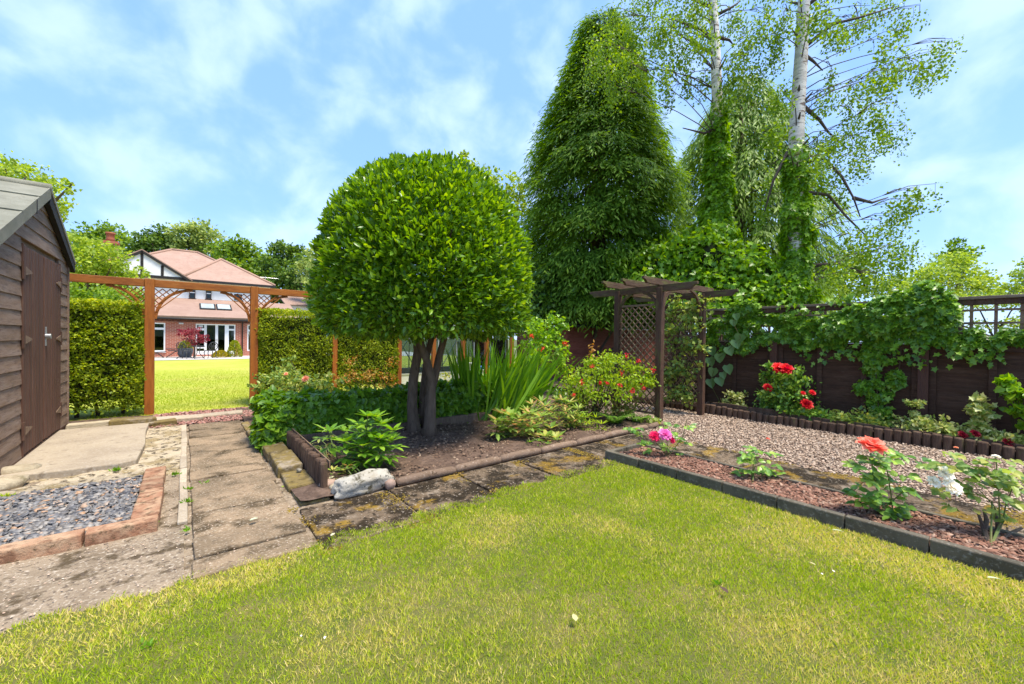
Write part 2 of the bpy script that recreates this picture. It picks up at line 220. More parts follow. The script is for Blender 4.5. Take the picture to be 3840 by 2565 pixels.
# ---------------------------------------------------------------- objects
def tag(o, label=None, cat=None, group=None, kind=None):
    if label: o['label'] = label
    if cat: o['category'] = cat
    if group: o['group'] = group
    if kind: o['kind'] = kind
    return o
def empty(name, loc, label, cat, group=None):
    o = bpy.data.objects.new(name, None); COL.objects.link(o); o.location = loc; o.empty_display_size = .2
    bpy.context.view_layer.update() if False else None
    return tag(o, label, cat, group)
def link(name, me, parent=None, loc=None):
    o = bpy.data.objects.new(name, me); COL.objects.link(o)
    if parent is not None:
        o.parent = parent; o.matrix_parent_inverse = Matrix.Identity(4)
    if loc is not None: o.location = loc
    return o
def wl(parent):
    p = Vector((0, 0, 0)); q = parent
    while q is not None: p = p + q.location; q = q.parent
    return p
class MB:
    """collects shapes in world coordinates, built as one mesh"""
    def __init__(s): s.v = []; s.f = []
    def add(s, vs, fs):
        b = len(s.v); s.v += [tuple(x) for x in vs]; s.f += [tuple(b+i for i in f) for f in fs]; return s
    def box(s, c, d, rot=None, jit=0):
        hx, hy, hz = d[0]/2, d[1]/2, d[2]/2
        vs = [Vector((x*hx, y*hy, z*hz)) for z in (-1, 1) for y in (-1, 1) for x in (-1, 1)]
        if jit: vs = [v+Vector((random.uniform(-jit, jit), random.uniform(-jit, jit), random.uniform(-jit, jit))) for v in vs]
        if rot is not None: vs = [rot @ v for v in vs]
        c = Vector(c); return s.add([v+c for v in vs], [(0, 2, 3, 1), (4, 5, 7, 6), (0, 1, 5, 4), (2, 6, 7, 3), (0, 4, 6, 2), (1, 3, 7, 5)])
    def bb(s, x0, x1, y0, y1, z0, z1, jit=0): return s.box(((x0+x1)/2, (y0+y1)/2, (z0+z1)/2), (x1-x0, y1-y0, z1-z0), None, jit)
    def bar(s, p, q, w, h, upv=(0, 0, 1)):
        p = Vector(p); q = Vector(q); y = (q-p); l = y.length; y.normalize(); z = Vector(upv); x = y.cross(z)
        if x.length < 1e-4: x = Vector((1, 0, 0))
        x.normalize(); z = x.cross(y); rot = Matrix((x, y, z)).transposed(); return s.box((p+q)/2, (w, l, h), rot)
    def tube(s, pts, rad, n=8, cap=True):
        pts = [Vector(p) for p in pts]; k = len(pts)
        if not hasattr(rad, '__len__'): rad = [rad]*k
        b = len(s.v); prev = None
        for i, p in enumerate(pts):
            t = (pts[min(i+1, k-1)]-pts[max(i-1, 0)]).normalized()
            a = Vector((1, 0, 0)) if abs(t.x) < .9 else Vector((0, 1, 0))
            if prev is not None: a = prev
            x = (a - t*a.dot(t)).normalized(); y = t.cross(x); prev = x
            for j in range(n):
                an = 2*math.pi*j/n; s.v.append(tuple(p + (x*math.cos(an)+y*math.sin(an))*rad[i]))
        for i in range(k-1):
            for j in range(n): s.f.append((b+i*n+j, b+i*n+(j+1) % n, b+(i+1)*n+(j+1) % n, b+(i+1)*n+j))
        if cap: s.f.append(tuple(b+j for j in range(n-1, -1, -1))); s.f.append(tuple(b+(k-1)*n+j for j in range(n)))
        return s
    def lathe(s, prof, c, n=20):
        b = len(s.v); k = len(prof)
        for r, z in prof:
            for j in range(n): a = 2*math.pi*j/n; s.v.append((c[0]+r*math.cos(a), c[1]+r*math.sin(a), c[2]+z))
        for i in range(k-1):
            for j in range(n): s.f.append((b+i*n+j, b+i*n+(j+1) % n, b+(i+1)*n+(j+1) % n, b+(i+1)*n+j))
        s.f.append(tuple(b+j for j in range(n-1, -1, -1))); s.f.append(tuple(b+(k-1)*n+j for j in range(n))); return s
    def prism(s, poly, d):
        """closed polygon (3D points) pushed along d"""
        poly = [Vector(p) for p in poly]; d = Vector(d); n = len(poly); b = len(s.v)
        s.v += [tuple(p) for p in poly] + [tuple(p+d) for p in poly]
        s.f.append(tuple(b+i for i in range(n))); s.f.append(tuple(b+n+i for i in range(n-1, -1, -1)))
        for i in range(n): j = (i+1) % n; s.f.append((b+j, b+i, b+n+i, b+n+j))
        return s
    def build(s, name, mat, parent=None, bevel=0, smooth=False, seg=2):
        me = bpy.data.meshes.new(name); off = wl(parent) if parent is not None else Vector((0, 0, 0))
        vs = [Vector(v) for v in s.v]
        org = Vector((0, 0, 0))
        if parent is None and vs:
            lo = [min(v[i] for v in vs) for i in range(3)]; hi = [max(v[i] for v in vs) for i in range(3)]; org = Vector(((lo[0]+hi[0])/2, (lo[1]+hi[1])/2, lo[2]))
        me.from_pydata([tuple(v-off-org) for v in vs], [], s.f); me.materials.append(MATS[mat] if isinstance(mat, str) else mat)
        import bmesh
        bm = bmesh.new(); bm.from_mesh(me); bmesh.ops.recalc_face_normals(bm, faces=bm.faces); bm.to_mesh(me); bm.free()
        if smooth:
            for p in me.polygons: p.use_smooth = True
        o = link(name, me, parent, org if parent is None else None)
        if bevel:
            md = o.modifiers.new('bevel', 'BEVEL'); md.width = bevel; md.segments = seg; md.limit_method = 'ANGLE'
        return o
def struct(o): o['kind'] = 'structure'; return o
def rockmesh(name, c, d, mat, parent=None, seed=0, amp=.22, sub=3, rotz=0, chip=3.0):
    import bmesh
    bm = bmesh.new(); bmesh.ops.create_icosphere(bm, subdivisions=sub, radius=1)
    for v in bm.verts:
        n = mnoise.fractal(v.co*1.3+Vector((seed*3.1, seed*1.7, seed)), 1, 2, 4)
        k = 1/max(abs(v.co.x)**chip+abs(v.co.y)**chip+abs(v.co.z)**chip, 1e-6)**(1/chip)
        v.co = v.co*k*(1+amp*n)
        v.co = Vector((v.co.x*d[0]/2, v.co.y*d[1]/2, v.co.z*d[2]/2)); v.co.rotate(Matrix.Rotation(rotz, 3, 'Z'))
    me = bpy.data.meshes.new(name); bm.to_mesh(me); bm.free(); me.materials.append(MATS[mat])
    for p in me.polygons: p.use_smooth = True
    off = wl(parent) if parent is not None else Vector((0, 0, 0))
    return link(name, me, parent, Vector(c)-off)
# ---------------------------------------------------------------- leaves, blades, chips: many small faces of one template
TPL = {
 'diamond': ([(0, 0, 0), (.5, .45, .12), (0, 1, -.05), (-.5, .45, .12)], [(0, 1, 2), (0, 2, 3)]),
 'tri': ([(-.5, 0, 0), (.5, 0, 0), (0, 1, .1)], [(0, 1, 2)]),
 'blade': ([(-.5, 0, 0), (.5, 0, 0), (.32, .55, .12), (-.32, .55, .12), (0, 1, .42)], [(0, 1, 2, 3), (3, 2, 4)]),
 'lance': ([(0, 0, 0), (.46, .3, .1), (.4, .66, .04), (0, 1, -.16), (-.4, .66, .04), (-.46, .3, .1), (0, .5, -.02)], [(0, 1, 2, 6), (6, 2, 3), (0, 6, 4, 5), (6, 3, 4)]),
 'ivy': ([(0, .05, 0), (.4, -.08, .1), (.3, .28, .05), (.56, .5, .1), (.24, .62, .02), (0, 1, -.1), (-.24, .62, .02), (-.56, .5, .1), (-.3, .28, .05), (-.4, -.08, .1)], [(0, 1, 2, 3, 4, 5), (0, 5, 6, 7, 8, 9)]),
 'heart': ([(0, .05, 0), (.26, -.07, .05), (.5, .14, .12), (.48, .4, .1), (.28, .72, .02), (0, 1, -.1), (-.28, .72, .02), (-.48, .4, .1), (-.5, .14, .12), (-.26, -.07, .05)], [(0, 1, 2, 3, 4, 5), (0, 5, 6, 7, 8, 9)]),
 'chip': ([(-.5, 0, 0), (.5, .1, 0), (.45, .9, .05), (-.4, 1, 0), (-.42, .08, .3), (.42, .16, .3), (.36, .84, .34), (-.32, .92, .28)], [(4, 5, 6, 7), (0, 1, 5, 4), (1, 2, 6, 5), (2, 3, 7, 6), (3, 0, 4, 7)]),
 'stone': ([(.5, .5, .2), (-.5, .5, .25), (0, 0, .2), (0, 1, .25), (0, .5, .62), (.36, .14, .3), (-.36, .86, .3), (.36, .86, .32), (-.36, .14, .3)],
           [(4, 0, 7), (4, 7, 3), (4, 3, 6), (4, 6, 1), (4, 1, 8), (4, 8, 2), (4, 2, 5), (4, 5, 0)]),
}
def unit(a): return a/np.maximum(np.linalg.norm(a, axis=1, keepdims=True), 1e-9)
def scatter_mesh(name, tpl, P, A, N, L, Wd, mat, parent=None, rnd=None, smooth=False):
    """P base points, A tip directions, N facing normals, L lengths, Wd widths"""
    P = np.asarray(P, float); n = len(P)
    A = unit(np.asarray(A, float)); X = unit(np.cross(A, np.asarray(N, float))); Z = np.cross(X, A)
    L = np.broadcast_to(np.asarray(L, float), (n,)); Wd = np.broadcast_to(np.asarray(Wd, float), (n,))
    tv, tf = TPL[tpl]; tv = np.array(tv); k = len(tv)
    V = (P[:, None, :] + X[:, None, :]*(tv[None, :, 0:1]*Wd[:, None, None]) + A[:, None, :]*(tv[None, :, 1:2]*L[:, None, None]) + Z[:, None, :]*(tv[None, :, 2:3]*Wd[:, None, None])).reshape(-1, 3)
    off = wl(parent) if parent is not None else Vector((0, 0, 0)); V = V - np.array(off)
    idx = np.concatenate([np.array(f) for f in tf]); tot = np.array([len(f) for f in tf])
    li = (np.arange(n)[:, None]*k + idx[None, :]).ravel(); pt = np.tile(tot, n); ps = np.concatenate([[0], np.cumsum(pt)[:-1]])
    me = bpy.data.meshes.new(name); me.vertices.add(n*k); me.vertices.foreach_set('co', V.astype(np.float32).ravel())
    me.loops.add(len(li)); me.loops.foreach_set('vertex_index', li.astype(np.int32)); me.polygons.add(len(pt))
    me.polygons.foreach_set('loop_start', ps.astype(np.int32)); me.polygons.foreach_set('loop_total', pt.astype(np.int32))
    if rnd is None: rnd = RG.random(n)
    at = me.attributes.new('rnd', 'FLOAT', 'POINT'); at.data.foreach_set('value', np.repeat(rnd, k).astype(np.float32))
    if smooth: me.polygons.foreach_set('use_smooth', np.ones(len(pt), bool))
    me.materials.append(MATS[mat]); me.update(calc_edges=True); me.validate()
    return link(name, me, parent)
def rdir(n): return unit(RG.normal(size=(n, 3)))
_leafme = {}
def leafdata(tpl, mat, shade):
    """one shared leaf (1 m long and wide), to be placed as an object of its own"""
    k = (tpl, mat, shade)
    if k not in _leafme:
        tv, tf = TPL[tpl]; me = bpy.data.meshes.new('leaf'); me.from_pydata(tv, [], tf); me.materials.append(MATS[mat])
        at = me.attributes.new('rnd', 'FLOAT', 'POINT'); at.data.foreach_set('value', np.full(len(tv), shade, np.float32)); _leafme[k] = me
    return _leafme[k]
def leaf_obj(name, parent, tpl, mat, shade, p, a, n, l, w):
    o = link(name, leafdata(tpl, mat, round(float(shade)*6)/6), parent)
    a = Vector(a).normalized(); x = a.cross(Vector(n)).normalized(); z = x.cross(a); p = Vector(p) - wl(parent)
    o.matrix_local = Matrix(((x.x*w, a.x*l, z.x*w, p.x), (x.y*w, a.y*l, z.y*w, p.y), (x.z*w, a.z*l, z.z*w, p.z), (0, 0, 0, 1))); return o
# ================================================================ SETTING
def sheet(name, x0, x1, y0, y1, z, mat, nx=1, ny=1, amp=0, fs=1.5, hfun=None, edge=None):
    vs = []; fs_ = []
    for j in range(ny+1):
        for i in range(nx+1):
            x = x0+(x1-x0)*i/nx; y = y0+(y1-y0)*j/ny
            h = amp*mnoise.fractal(Vector((x*fs, y*fs, z*9)), 1, 2, 4) if amp else 0
            if hfun: h += hfun(x, y)
            if edge: x, y = edge(x, y, i, j, nx, ny)
            vs.append((x, y, z+h))
    for j in range(ny):
        for i in range(nx): a = j*(nx+1)+i; fs_.append((a, a+1, a+nx+2, a+nx+1))
    me = bpy.data.meshes.new(name); me.from_pydata(vs, [], fs_); me.materials.append(MATS[mat])
    for p in me.polygons: p.use_smooth = True
    return struct(link(name, me))
sheet('ground', -400, 400, -400, 400, -.06, 'ground_base')
def ragged(x, y, i, j, nx, ny):
    if j == ny: y += .025*math.sin(x*9)+.02*math.sin(x*23+1)
    return x, y
front_lawn = sheet('front_lawn', -7, 3.71, -7, 2.83, .006, 'turf_soil', 120, 110, .004, 1.2, None, ragged)
back_lawn = sheet('back_lawn', -14, 16, 9.02, 27.6, .004, 'far_lawn', 60, 60, .005, .4)
tag(front_lawn, 'near lawn of short patchy yellow green grass'); tag(back_lawn, 'bright lawn beyond the orange gateway')
patio = sheet('patio', -14, 16, 27.5, 36, .02, 'patio'); tag(patio, 'pale paved terrace along the house')
apron = sheet('concrete_apron', -7, .0, 2.68, 9.0, .0, 'concrete', 90, 160, .012, 3, lambda x, y: -.03 if y < 2.84 else 0); tag(apron, 'worn speckled concrete between lawn and shed')
rough = sheet('rough_concrete_strip', -1.28, -.03, 5.0, 8.2, .012, 'concrete_rough', 40, 80, .02, 6, lambda x, y: -.03 if y < 5.12 else 0); tag(rough, 'crumbling pale concrete around the shed step')
bed = sheet('tree_bed_soil', .72, 5.9, 3.55, 9.0, .03, 'soil', 90, 90, .035, 2.5, lambda x, y: .05*math.exp(-((x-2.5)**2+(y-5.1)**2)/.5)); tag(bed, 'bare brown soil under the clipped tree')
gravel_bed = sheet('gravel_ground', 5.15, 7.7, -5, 10.5, -.012, 'soil', 30, 80, .01, 3); tag(gravel_bed, 'earth under the pinkish gravel')
fence_bed = sheet('fence_bed_soil', 7.63, 9.5, -5, 10, .1, 'soil', 20, 90, .05, 2.5); tag(fence_bed, 'raised soil strip at the foot of the fence')
sheet('rose_bed_soil', 3.74, 4.42, -4, 2.9, .035, 'soil', 8, 60, .02, 3)
sheet('gate_ground', -1.6, 6, 7.7, 9.05, .006, 'soil', 20, 10, .01, 3)
# ---- paving slabs: the path from the lawn to the gate
path = struct(sheet('slab_path', .0, .74, 2.68, 7.72, -.012, 'concrete', 6, 30, .006, 4)); tag(path, 'narrow path of worn slabs leading to the gateway')
jv = [2.8, 3.06, 3.38, 3.83, 4.28, 4.75, 5.2, 5.72, 6.2, 6.7, 7.2, 7.68]
def slab(parent, x0, x1, y0, y1, z, mat, t=.05, name='slab', jit=.006, tilt=.006, bev=.008):
    b = MB(); b.bb(x0, x1, y0, y1, -t, 0, jit); c = Vector(((x0+x1)/2, (y0+y1)/2, 0))
    rot = Matrix.Rotation(random.uniform(-tilt, tilt), 3, 'X') @ Matrix.Rotation(random.uniform(-tilt, tilt), 3, 'Y')
    b.v = [tuple(rot @ (Vector(v)-c) + c + Vector((0, 0, z))) for v in b.v]; return b.build(name, mat, parent, bev)
for a, b_ in zip(jv, jv[1:]): slab(path, .035+random.uniform(0, .015), .66+random.uniform(-.02, .02), a+.008, b_-.008, .014+random.uniform(-.004, .004), 'slab')
for a, b_ in zip(range(0, 9), range(1, 10)): slab(path, -.035, .022, 3.72+a*.5, 3.72+b_*.5-.01, .02, 'concrete_clean', .05, 'edging_strip')
# ---- mossy slabs between lawn and tree bed, and along the gravel
mpath = struct(sheet('mossy_path', .6, 5.22, 2.6, 3.6, -.014, 'concrete', 30, 8, .006, 4)); tag(mpath, 'path of dark mossy slabs between lawn and soil bed')
uj = [.68, 1.4, 2.1, 2.85, 3.62, 4.42, 5.2]
for a, b_ in zip(uj, uj[1:]): slab(mpath, a+.012, b_-.012, 2.72, 3.47, .01+random.uniform(-.003, .003), 'moss_slab')
rpath = struct(sheet('gravel_side_path', 4.4, 5.22, -4, 2.7, -.014, 'concrete', 8, 40, .006, 4)); tag(rpath, 'row of mossy slabs between rose bed and gravel')
rj = [2.72, 1.82, .93, .06, -.85, -1.75, -2.65]
for b_, a in zip(rj, rj[1:]): slab(rpath, 4.45, 5.18, a+.012, b_-.012, .01+random.uniform(-.003, .003), 'moss_slab')
leafmat('moss_bits', [(.08, .05, .008), (.15, .09, .01), (.24, .16, .015), (.19, .14, .02)], 0, 1)
def pebbles(name, mat, n, x0, x1, y0, y1, z, s0, s1, tpl='stone', flat=1.0, keep=None, parent=None, tilt=.5, asp=.8):
    x = RG.uniform(x0, x1, n); y = RG.uniform(y0, y1, n)
    if keep is not None: k = keep(x, y); x, y = x[k], y[k]; n = len(x)
    zz = z(x, y) if callable(z) else np.full(n, z)
    a = RG.uniform(0, 6.283, n); A = np.stack([np.cos(a), np.sin(a), RG.normal(0, tilt*.6, n)], 1); N = np.stack([RG.normal(0, tilt, n), RG.normal(0, tilt, n), np.ones(n)], 1)
    L = RG.uniform(s0, s1, n); P = np.stack([x, y, zz], 1) - unit(A)*L[:, None]*.5
    return scatter_mesh(name, tpl, P, A, N, L, L*RG.uniform(asp*.75, asp*1.2, n), mat, parent)
for (x0, x1, y0, y1, n, par) in [(4.44, 5.2, 1.78, 1.86, 260, rpath), (4.44, 5.2, .88, .98, 320, rpath), (4.44, 5.2, 0, .12, 320, rpath), (4.44, 5.2, 2.66, 2.76, 220, rpath), (3.58, 3.68, 2.72, 3.48, 200, mpath), (2.8, 2.9, 2.72, 3.48, 160, mpath), (2.06, 2.14, 2.9, 3.48, 120, mpath), (5.1, 5.22, -1, 2.7, 500, rpath), (4.43, 4.6, -1, 2.5, 420, rpath), (.66, .74, 2.7, 3.5, 120, mpath), (1.3, 1.44, 2.7, 3.4, 120, mpath)]:
    o = pebbles('moss', 'moss_bits', n*9, x0-.05, x1+.05, y0-.05, y1+.05, .004, .006, .02, 'stone', parent=par, tilt=.3, keep=lambda x, y: np.array([mnoise.noise(Vector((a*5, b_*5, .3))) for a, b_ in zip(x, y)]) > RG.uniform(-.1, .45, len(x))); o['kind'] = 'stuff'
# ---- loose stone, bark and grass
def stuff(o, label, cat): return tag(o, label, cat, None, 'stuff')
stuff(pebbles('gravel', 'chip_gravel', 46000, 5.2, 7.56, -1.6, 5.6, lambda x, y: RG.uniform(-.014, .012, len(x))-.005, .01, .03, 'stone', tilt=.5), 'pinkish brown gravel between mossy slabs and log edging', 'gravel')
stuff(pebbles('bark_chips', 'chip_bark', 20000, 3.8, 4.385, -1.6, 2.86, lambda x, y: RG.uniform(.025, .06, len(x)), .012, .045, 'chip', tilt=.45, asp=.5), 'reddish bark chippings around the small rose bushes', 'bark chips')
stuff(pebbles('slate_chips', 'chip_slate', 14000, -2.4, -.3, 3.8, 5.06, lambda x, y: RG.uniform(.01, .045, len(x)), .012, .05, 'chip', tilt=.4, asp=.7), 'grey slate chippings inside the brick border', 'slate chips')
stuff(pebbles('red_gravel', 'chip_redgravel', 5200, -.4, 1.35, 7.72, 9.0, lambda x, y: RG.uniform(.0, .02, len(x)), .015, .04, 'stone', tilt=.5), 'red gravel strip at the foot of the gateway', 'gravel')
stuff(pebbles('soil_debris', 'chip_debris', 5200, .98, 5.85, 3.6, 5.6, lambda x, y: .035+.05*np.exp(-((x-2.5)**2+(y-5.1)**2)/.5)+RG.uniform(-.005, .012, len(x)), .008, .035, 'chip', tilt=.5), 'crumbs of bark and stone on the bare soil', 'debris')
stuff(pebbles('fence_bed_debris', 'chip_debris', 2500, 7.66, 8.15, -.6, 4.2, lambda x, y: .11+RG.uniform(-.01, .02, len(x)), .01, .035, 'chip', tilt=.5), 'crumbs of bark on the soil below the fence', 'debris')
stuff(pebbles('path_grit', 'chip_gravel', 2600, -2.2, .7, 2.7, 5.6, lambda x, y: np.where(x > 0, .014, .004)+0*x, .004, .013, 'stone', tilt=.5, keep=lambda x, y: ~((x < -.16) & (y > 3.66) & (y < 5.1))), 'fine grit lying on the worn concrete', 'grit')
def grass(name, mat, n, x0, x1, y0, y1, z, l0, l1, w, keep=None, label='', lean=.55, near=True):
    x = RG.uniform(x0, x1, n); y = RG.uniform(y0, y1, n)
    if near:                                                  # thin out away from where one stands
        d = np.hypot(x, y); k = RG.random(n) < np.clip(2.3/np.maximum(d, .5), .35, 1); x, y = x[k], y[k]
    if keep is not None: k = keep(x, y); x, y = x[k], y[k]
    if near: o_ = np.lexsort((y, np.round(x*12))); x, y = x[o_], y[o_]      # neighbours next to each other
    n = len(x); P = np.stack([x, y, np.full(n, z)], 1)
    A = np.stack([RG.normal(0, lean, n), RG.normal(0, lean, n), np.ones(n)], 1); a = RG.uniform(0, 6.283, n); N = np.stack([np.cos(a), np.sin(a), np.zeros(n)], 1)
    rn = None
    if near:
        pat = np.array([mnoise.fractal(Vector((a*1.3, b_*1.3, 4.2)), 1, 2, 3) for a, b_ in zip(x[::6], y[::6])]); pat = np.repeat(pat, 6)[:n]
        o_ = np.argsort(np.round(x*5)*1000+y) if False else None
        rn = np.clip(RG.beta(1.6, 2.2, n)*.75+np.where(RG.random(n) < np.clip(.3+pat*1.3, .05, .85), .4, -.04), 0, 1)
    d = np.hypot(x, y); Wd = w*np.clip(d/2.2, .9, 2.2)*RG.uniform(.7, 1.3, n)
    return stuff(scatter_mesh(name, 'tri', P, A, N, RG.uniform(l0, l1, n)*(1 if not near else np.repeat(np.array([.75+.5*(.5+mnoise.noise(Vector((a*7, b_*7, 1)))) for a, b_ in zip(x[::6], y[::6])]), 6)[:n]), Wd, mat, None, rn), label, 'grass')
def edge_ok(x, y): return (y < 2.84+.03*np.sin(x*9)+.03*np.sin(x*23+1)+RG.normal(0, .018, len(x))) & (x < 3.70+RG.normal(0, .012, len(x)))
grass('grass', 'grass_blade', 460000, -1.7, 3.73, -.9, 2.9, .004, .013, .034, .0038, edge_ok, 'short mown grass of the near lawn with dry patches')
grass('far_grass', 'grass_far', 70000, -1.2, 3.6, 9.0, 21, .0, .025, .05, .004, lambda x, y: RG.random(len(x)) < np.clip((20-y)/9, 0, 1), 'short bright grass just beyond the gateway', near=False)
# weeds and tufts in the joints
def tuft(name, p, n, l, label, mat='grass_blade', parent=None, w=.006):
    P = np.tile(np.array(p), (n, 1))+np.stack([RG.normal(0, .012, n), RG.normal(0, .012, n), np.zeros(n)], 1); A = np.stack([RG.normal(0, .9, n), RG.normal(0, .7, n), np.ones(n)], 1)
    o = scatter_mesh(name, 'lance', P, A, rdir(n), RG.uniform(.5, 1, n)*l, w, mat, parent, RG.uniform(0, .5, n)); return o
for i, (px, py, n, l, w, lab) in enumerate([(700, 1885, 30, .05, .015, 'small green weed in the joint beside the brick border'), (705, 1835, 22, .04, .012, 'small weed in the path joint level with the brick corner'), (655, 1782, 24, .045, .014, 'weed at the far end of the brick edging'), (575, 1975, 26, .045, .012, 'tiny weed at the near corner of the brick border'), (470, 1998, 30, .05, .013, 'weed growing against the front brick row'), (20, 1875, 60, .07, .014, 'grass clump at the frame edge above the slate'), (435, 1765, 36, .05, .012, 'moss green tuft below the concrete step'), (440, 1848, 18, .05, .014, 'lone seedling among the slate chippings'), (1270, 1850, 60, .04, .018, 'low cushion of clover at the foot of the white rock'), (700, 1990, 14, .04, .012, 'tiny weed in the path joint nearest the lawn'), (770, 1810, 16, .03, .01, 'weed in the middle of the slab path')]):
    tag(tuft('weed', G(px, py, .012), n, l, lab, 'ivy_bright' if i != 5 else 'grass_blade', None, w), lab, 'weed')
# clumps of coarser growth and fallen leaves on the lawn
for i, (px, py) in enumerate([(560, 2420), (2690, 2190)]):
    c = G(px, py, .02); tag(tuft('lawn_weed', c, 16, .03, '', 'ivy_bright', None, .012), ['dark clover clump on the lawn at the lower left', 'light weed rosette in the middle of the lawn', 'small weed by the bottom edge of the lawn', 'low weed clump near the daisy heads', 'weed clump on the lawn at the lower right'][i], 'weed')
FL = [(968, 1942, .06, 'pale green leaf fallen on the slab path', 'green_leaf_litter', .9), (1060, 1822, .04, 'small bright leaf against the mossy stone', 'ivy_bright', .9), (3165, 1995, .07, 'pale leaf lying against the dark kerb', 'green_leaf_litter', .7), (3700, 2165, .06, 'yellow leaf on the lawn by the kerb corner', 'green_leaf_litter', .95), (1240, 2010, .04, 'dry scrap of leaf at the end of the path', 'dead_leaf', .9), (3130, 2145, .02, 'white petal on the lawn', 'petal_white', .9), (3085, 2155, .018, 'white petal beside another on the lawn', 'petal_white', .8), (1220, 2385, .02, 'daisy head in the grass', 'petal_white', .9), (1130, 2380, .015, 'smaller daisy head in the grass', 'petal_white', .8), (2730, 2225, .06, 'dark curled leaf on the lawn', 'chip_debris', .1), (3800, 2095, .16, 'long orange brown leaf on the bark chippings', 'chip_bark', .7), (2930, 1795, .1, 'curled orange leaf beside the small rose bush', 'chip_bark', .8), (1320, 1560, .05, 'pale leaf litter under the ivy', 'dead_leaf', .8), (1235, 1795, .07, 'cream leaf beside the white rock', 'dead_leaf', .95), (3060, 2120, .04, 'tan dry leaf in the grass', 'dead_leaf', .4), (2160, 2330, .05, 'straw coloured leaf on the lawn', 'dead_leaf', .5)]
for px, py, s, lab, mt, sh in FL:
    z = .035 if py > 1950 and px > 1250 else (.075 if px > 2900 else .03)
    p = G(px, py, z+.012); a = random.uniform(0, 6.28); o = scatter_mesh('fallen_leaf', 'lance', [p], [(math.cos(a), math.sin(a), .15)], [(.2, .1, 1)], [s], [s*.6], mt, None, np.array([sh])); tag(o, lab, 'leaf')
# ---- edgings
kerb = empty('kerb_edging', (3.75, 1, 0), 'dark concrete edging stones between lawn and rose bed', 'edging')
kv = 2.93; i = 0
while kv > -3:
    l = .43; MB().box((3.745+random.uniform(-.004, .004), kv-l/2, .035), (.062, l-.006, .13), Matrix.Rotation(random.uniform(-.01, .01), 3, 'Z') @ Matrix.Rotation(random.uniform(-.02, .02), 3, 'Y')).build('edging_stone', 'kerb', kerb, .008); kv -= l
for a in range(2): MB().box((3.93+a*.32, 2.935, .03), (.315, .05, .1)).build('edging_stone', 'kerb', kerb, .008)
thin = empty('thin_edging', (4.41, 1, 0), 'thin concrete edging on the gravel side of the rose bed', 'edging')
kv = 2.9
while kv > -3: MB().box((4.405+random.uniform(-.004, .004), kv-.3, .03), (.038, .592, .085), Matrix.Rotation(random.uniform(-.008, .008), 3, 'Z')).build('edging_stone', 'kerb', thin, .006); kv -= .6
curb = empty('bed_curb', (3.5, 3.55, 0), 'low rounded concrete curb in front of the bare soil', 'edging')
cu = 1.5
while cu < 5.8:
    l = random.uniform(.5, .62); y = 3.54+.012*math.sin(cu*3); t = MB()
    t.tube([(cu+.006, y, .02), (cu+.05, y, .03), (cu+l/2, y+random.uniform(-.008, .008), .035), (cu+l-.05, y, .03), (cu+l-.006, y, .02)], [.032, .04, .042, .04, .032], 10); t.build('curb_stone', 'bed_curb', curb, 0, True); cu += l
logs = empty('log_edging', (7.6, 1, 0), 'row of short upright half logs edging the soil below the fence', 'edging')
lv = 6.2
while lv > -1.6:
    w = random.uniform(.085, .11); h = .15+.02*math.sin(lv*2)+random.uniform(-.012, .012)
    MB().lathe([(w*.5, -.05), (w*.5, h-.012), (w*.42, h), (.001, h+.002)], (7.6+random.uniform(-.008, .008), lv, 0), 10).build('log', 'log', logs, 0); lv -= w+.004
bord = empty('low_board_edging', (7.66, 2, 0), 'low wavy timber board behind the half logs', 'edging')
for k in range(7):
    v0 = 3.6-k*.62; n = 8; pts = [(7.70, v0-.6*q/n, (.2 if k < 2 else .165)+.014*math.sin(q/n*3.14)) for q in range(n+1)]
    MB().prism(pts+[(7.70, v0-.6, 0), (7.70, v0, 0)], (.03, 0, 0)).build('board', 'log', bord, .004)
roll = empty('log_roll', (.95, 4.6, 0), 'upright brown log roll edging beside the mossy blocks', 'edging')
for k in range(24):
    v = 3.79+k*.066; MB().lathe([(.033, -.03), (.033, .235), (.026, .25), (.001, .255)], (.955+random.uniform(-.006, .006), v, random.uniform(-.012, .012)), 10).build('log', 'log', roll)
MB().bb(.985, .995, 3.76, 5.36, .2, .262).build('backing_strip', 'lattice_wood', roll)
mb = empty('mossy_blocks', (.78, 4.5, 0), 'row of mossy stone blocks between path and log roll', 'edging')
for (x0, x1, y0, y1, h) in [(.7, .92, 4.42, 5.0, .1), (.7, .91, 5.02, 5.6, .1), (.71, .93, 3.95, 4.4, .045), (.72, .95, 3.58, 3.93, .02), (.66, .76, 6.1, 6.7, .05), (.66, .76, 6.72, 7.3, .05)]:
    MB().bb(x0, x1, y0, y1, -.05, h, .012).build('stone_block', 'mossy_stone', mb, .015)
# bricks round the slate
bk = empty('brick_border', (-.6, 4.2, 0), 'orange brick border round the grey slate', 'edging')
for k in range(9): x1 = -.14-k*.36; MB().box((x1-.177, 3.735+random.uniform(-.006, .006), .028), (.35, .115, .115), Matrix.Rotation(random.uniform(-.012, .012), 3, 'Z'), .004).build('brick', 'brick_edge', bk, .01)
for k in range(4): MB().box((-.215+random.uniform(-.006, .006), 3.81+.168+k*.34, .025), (.15, .33, .105), Matrix.Rotation(random.uniform(-.012, .012), 3, 'Z'), .004).build('brick', 'brick_edge', bk, .01)
MB().bb(-2.5, -.3, 5.07, 5.2, -.02, .05, .01).build('back_kerb', 'concrete_rough', bk, .015)
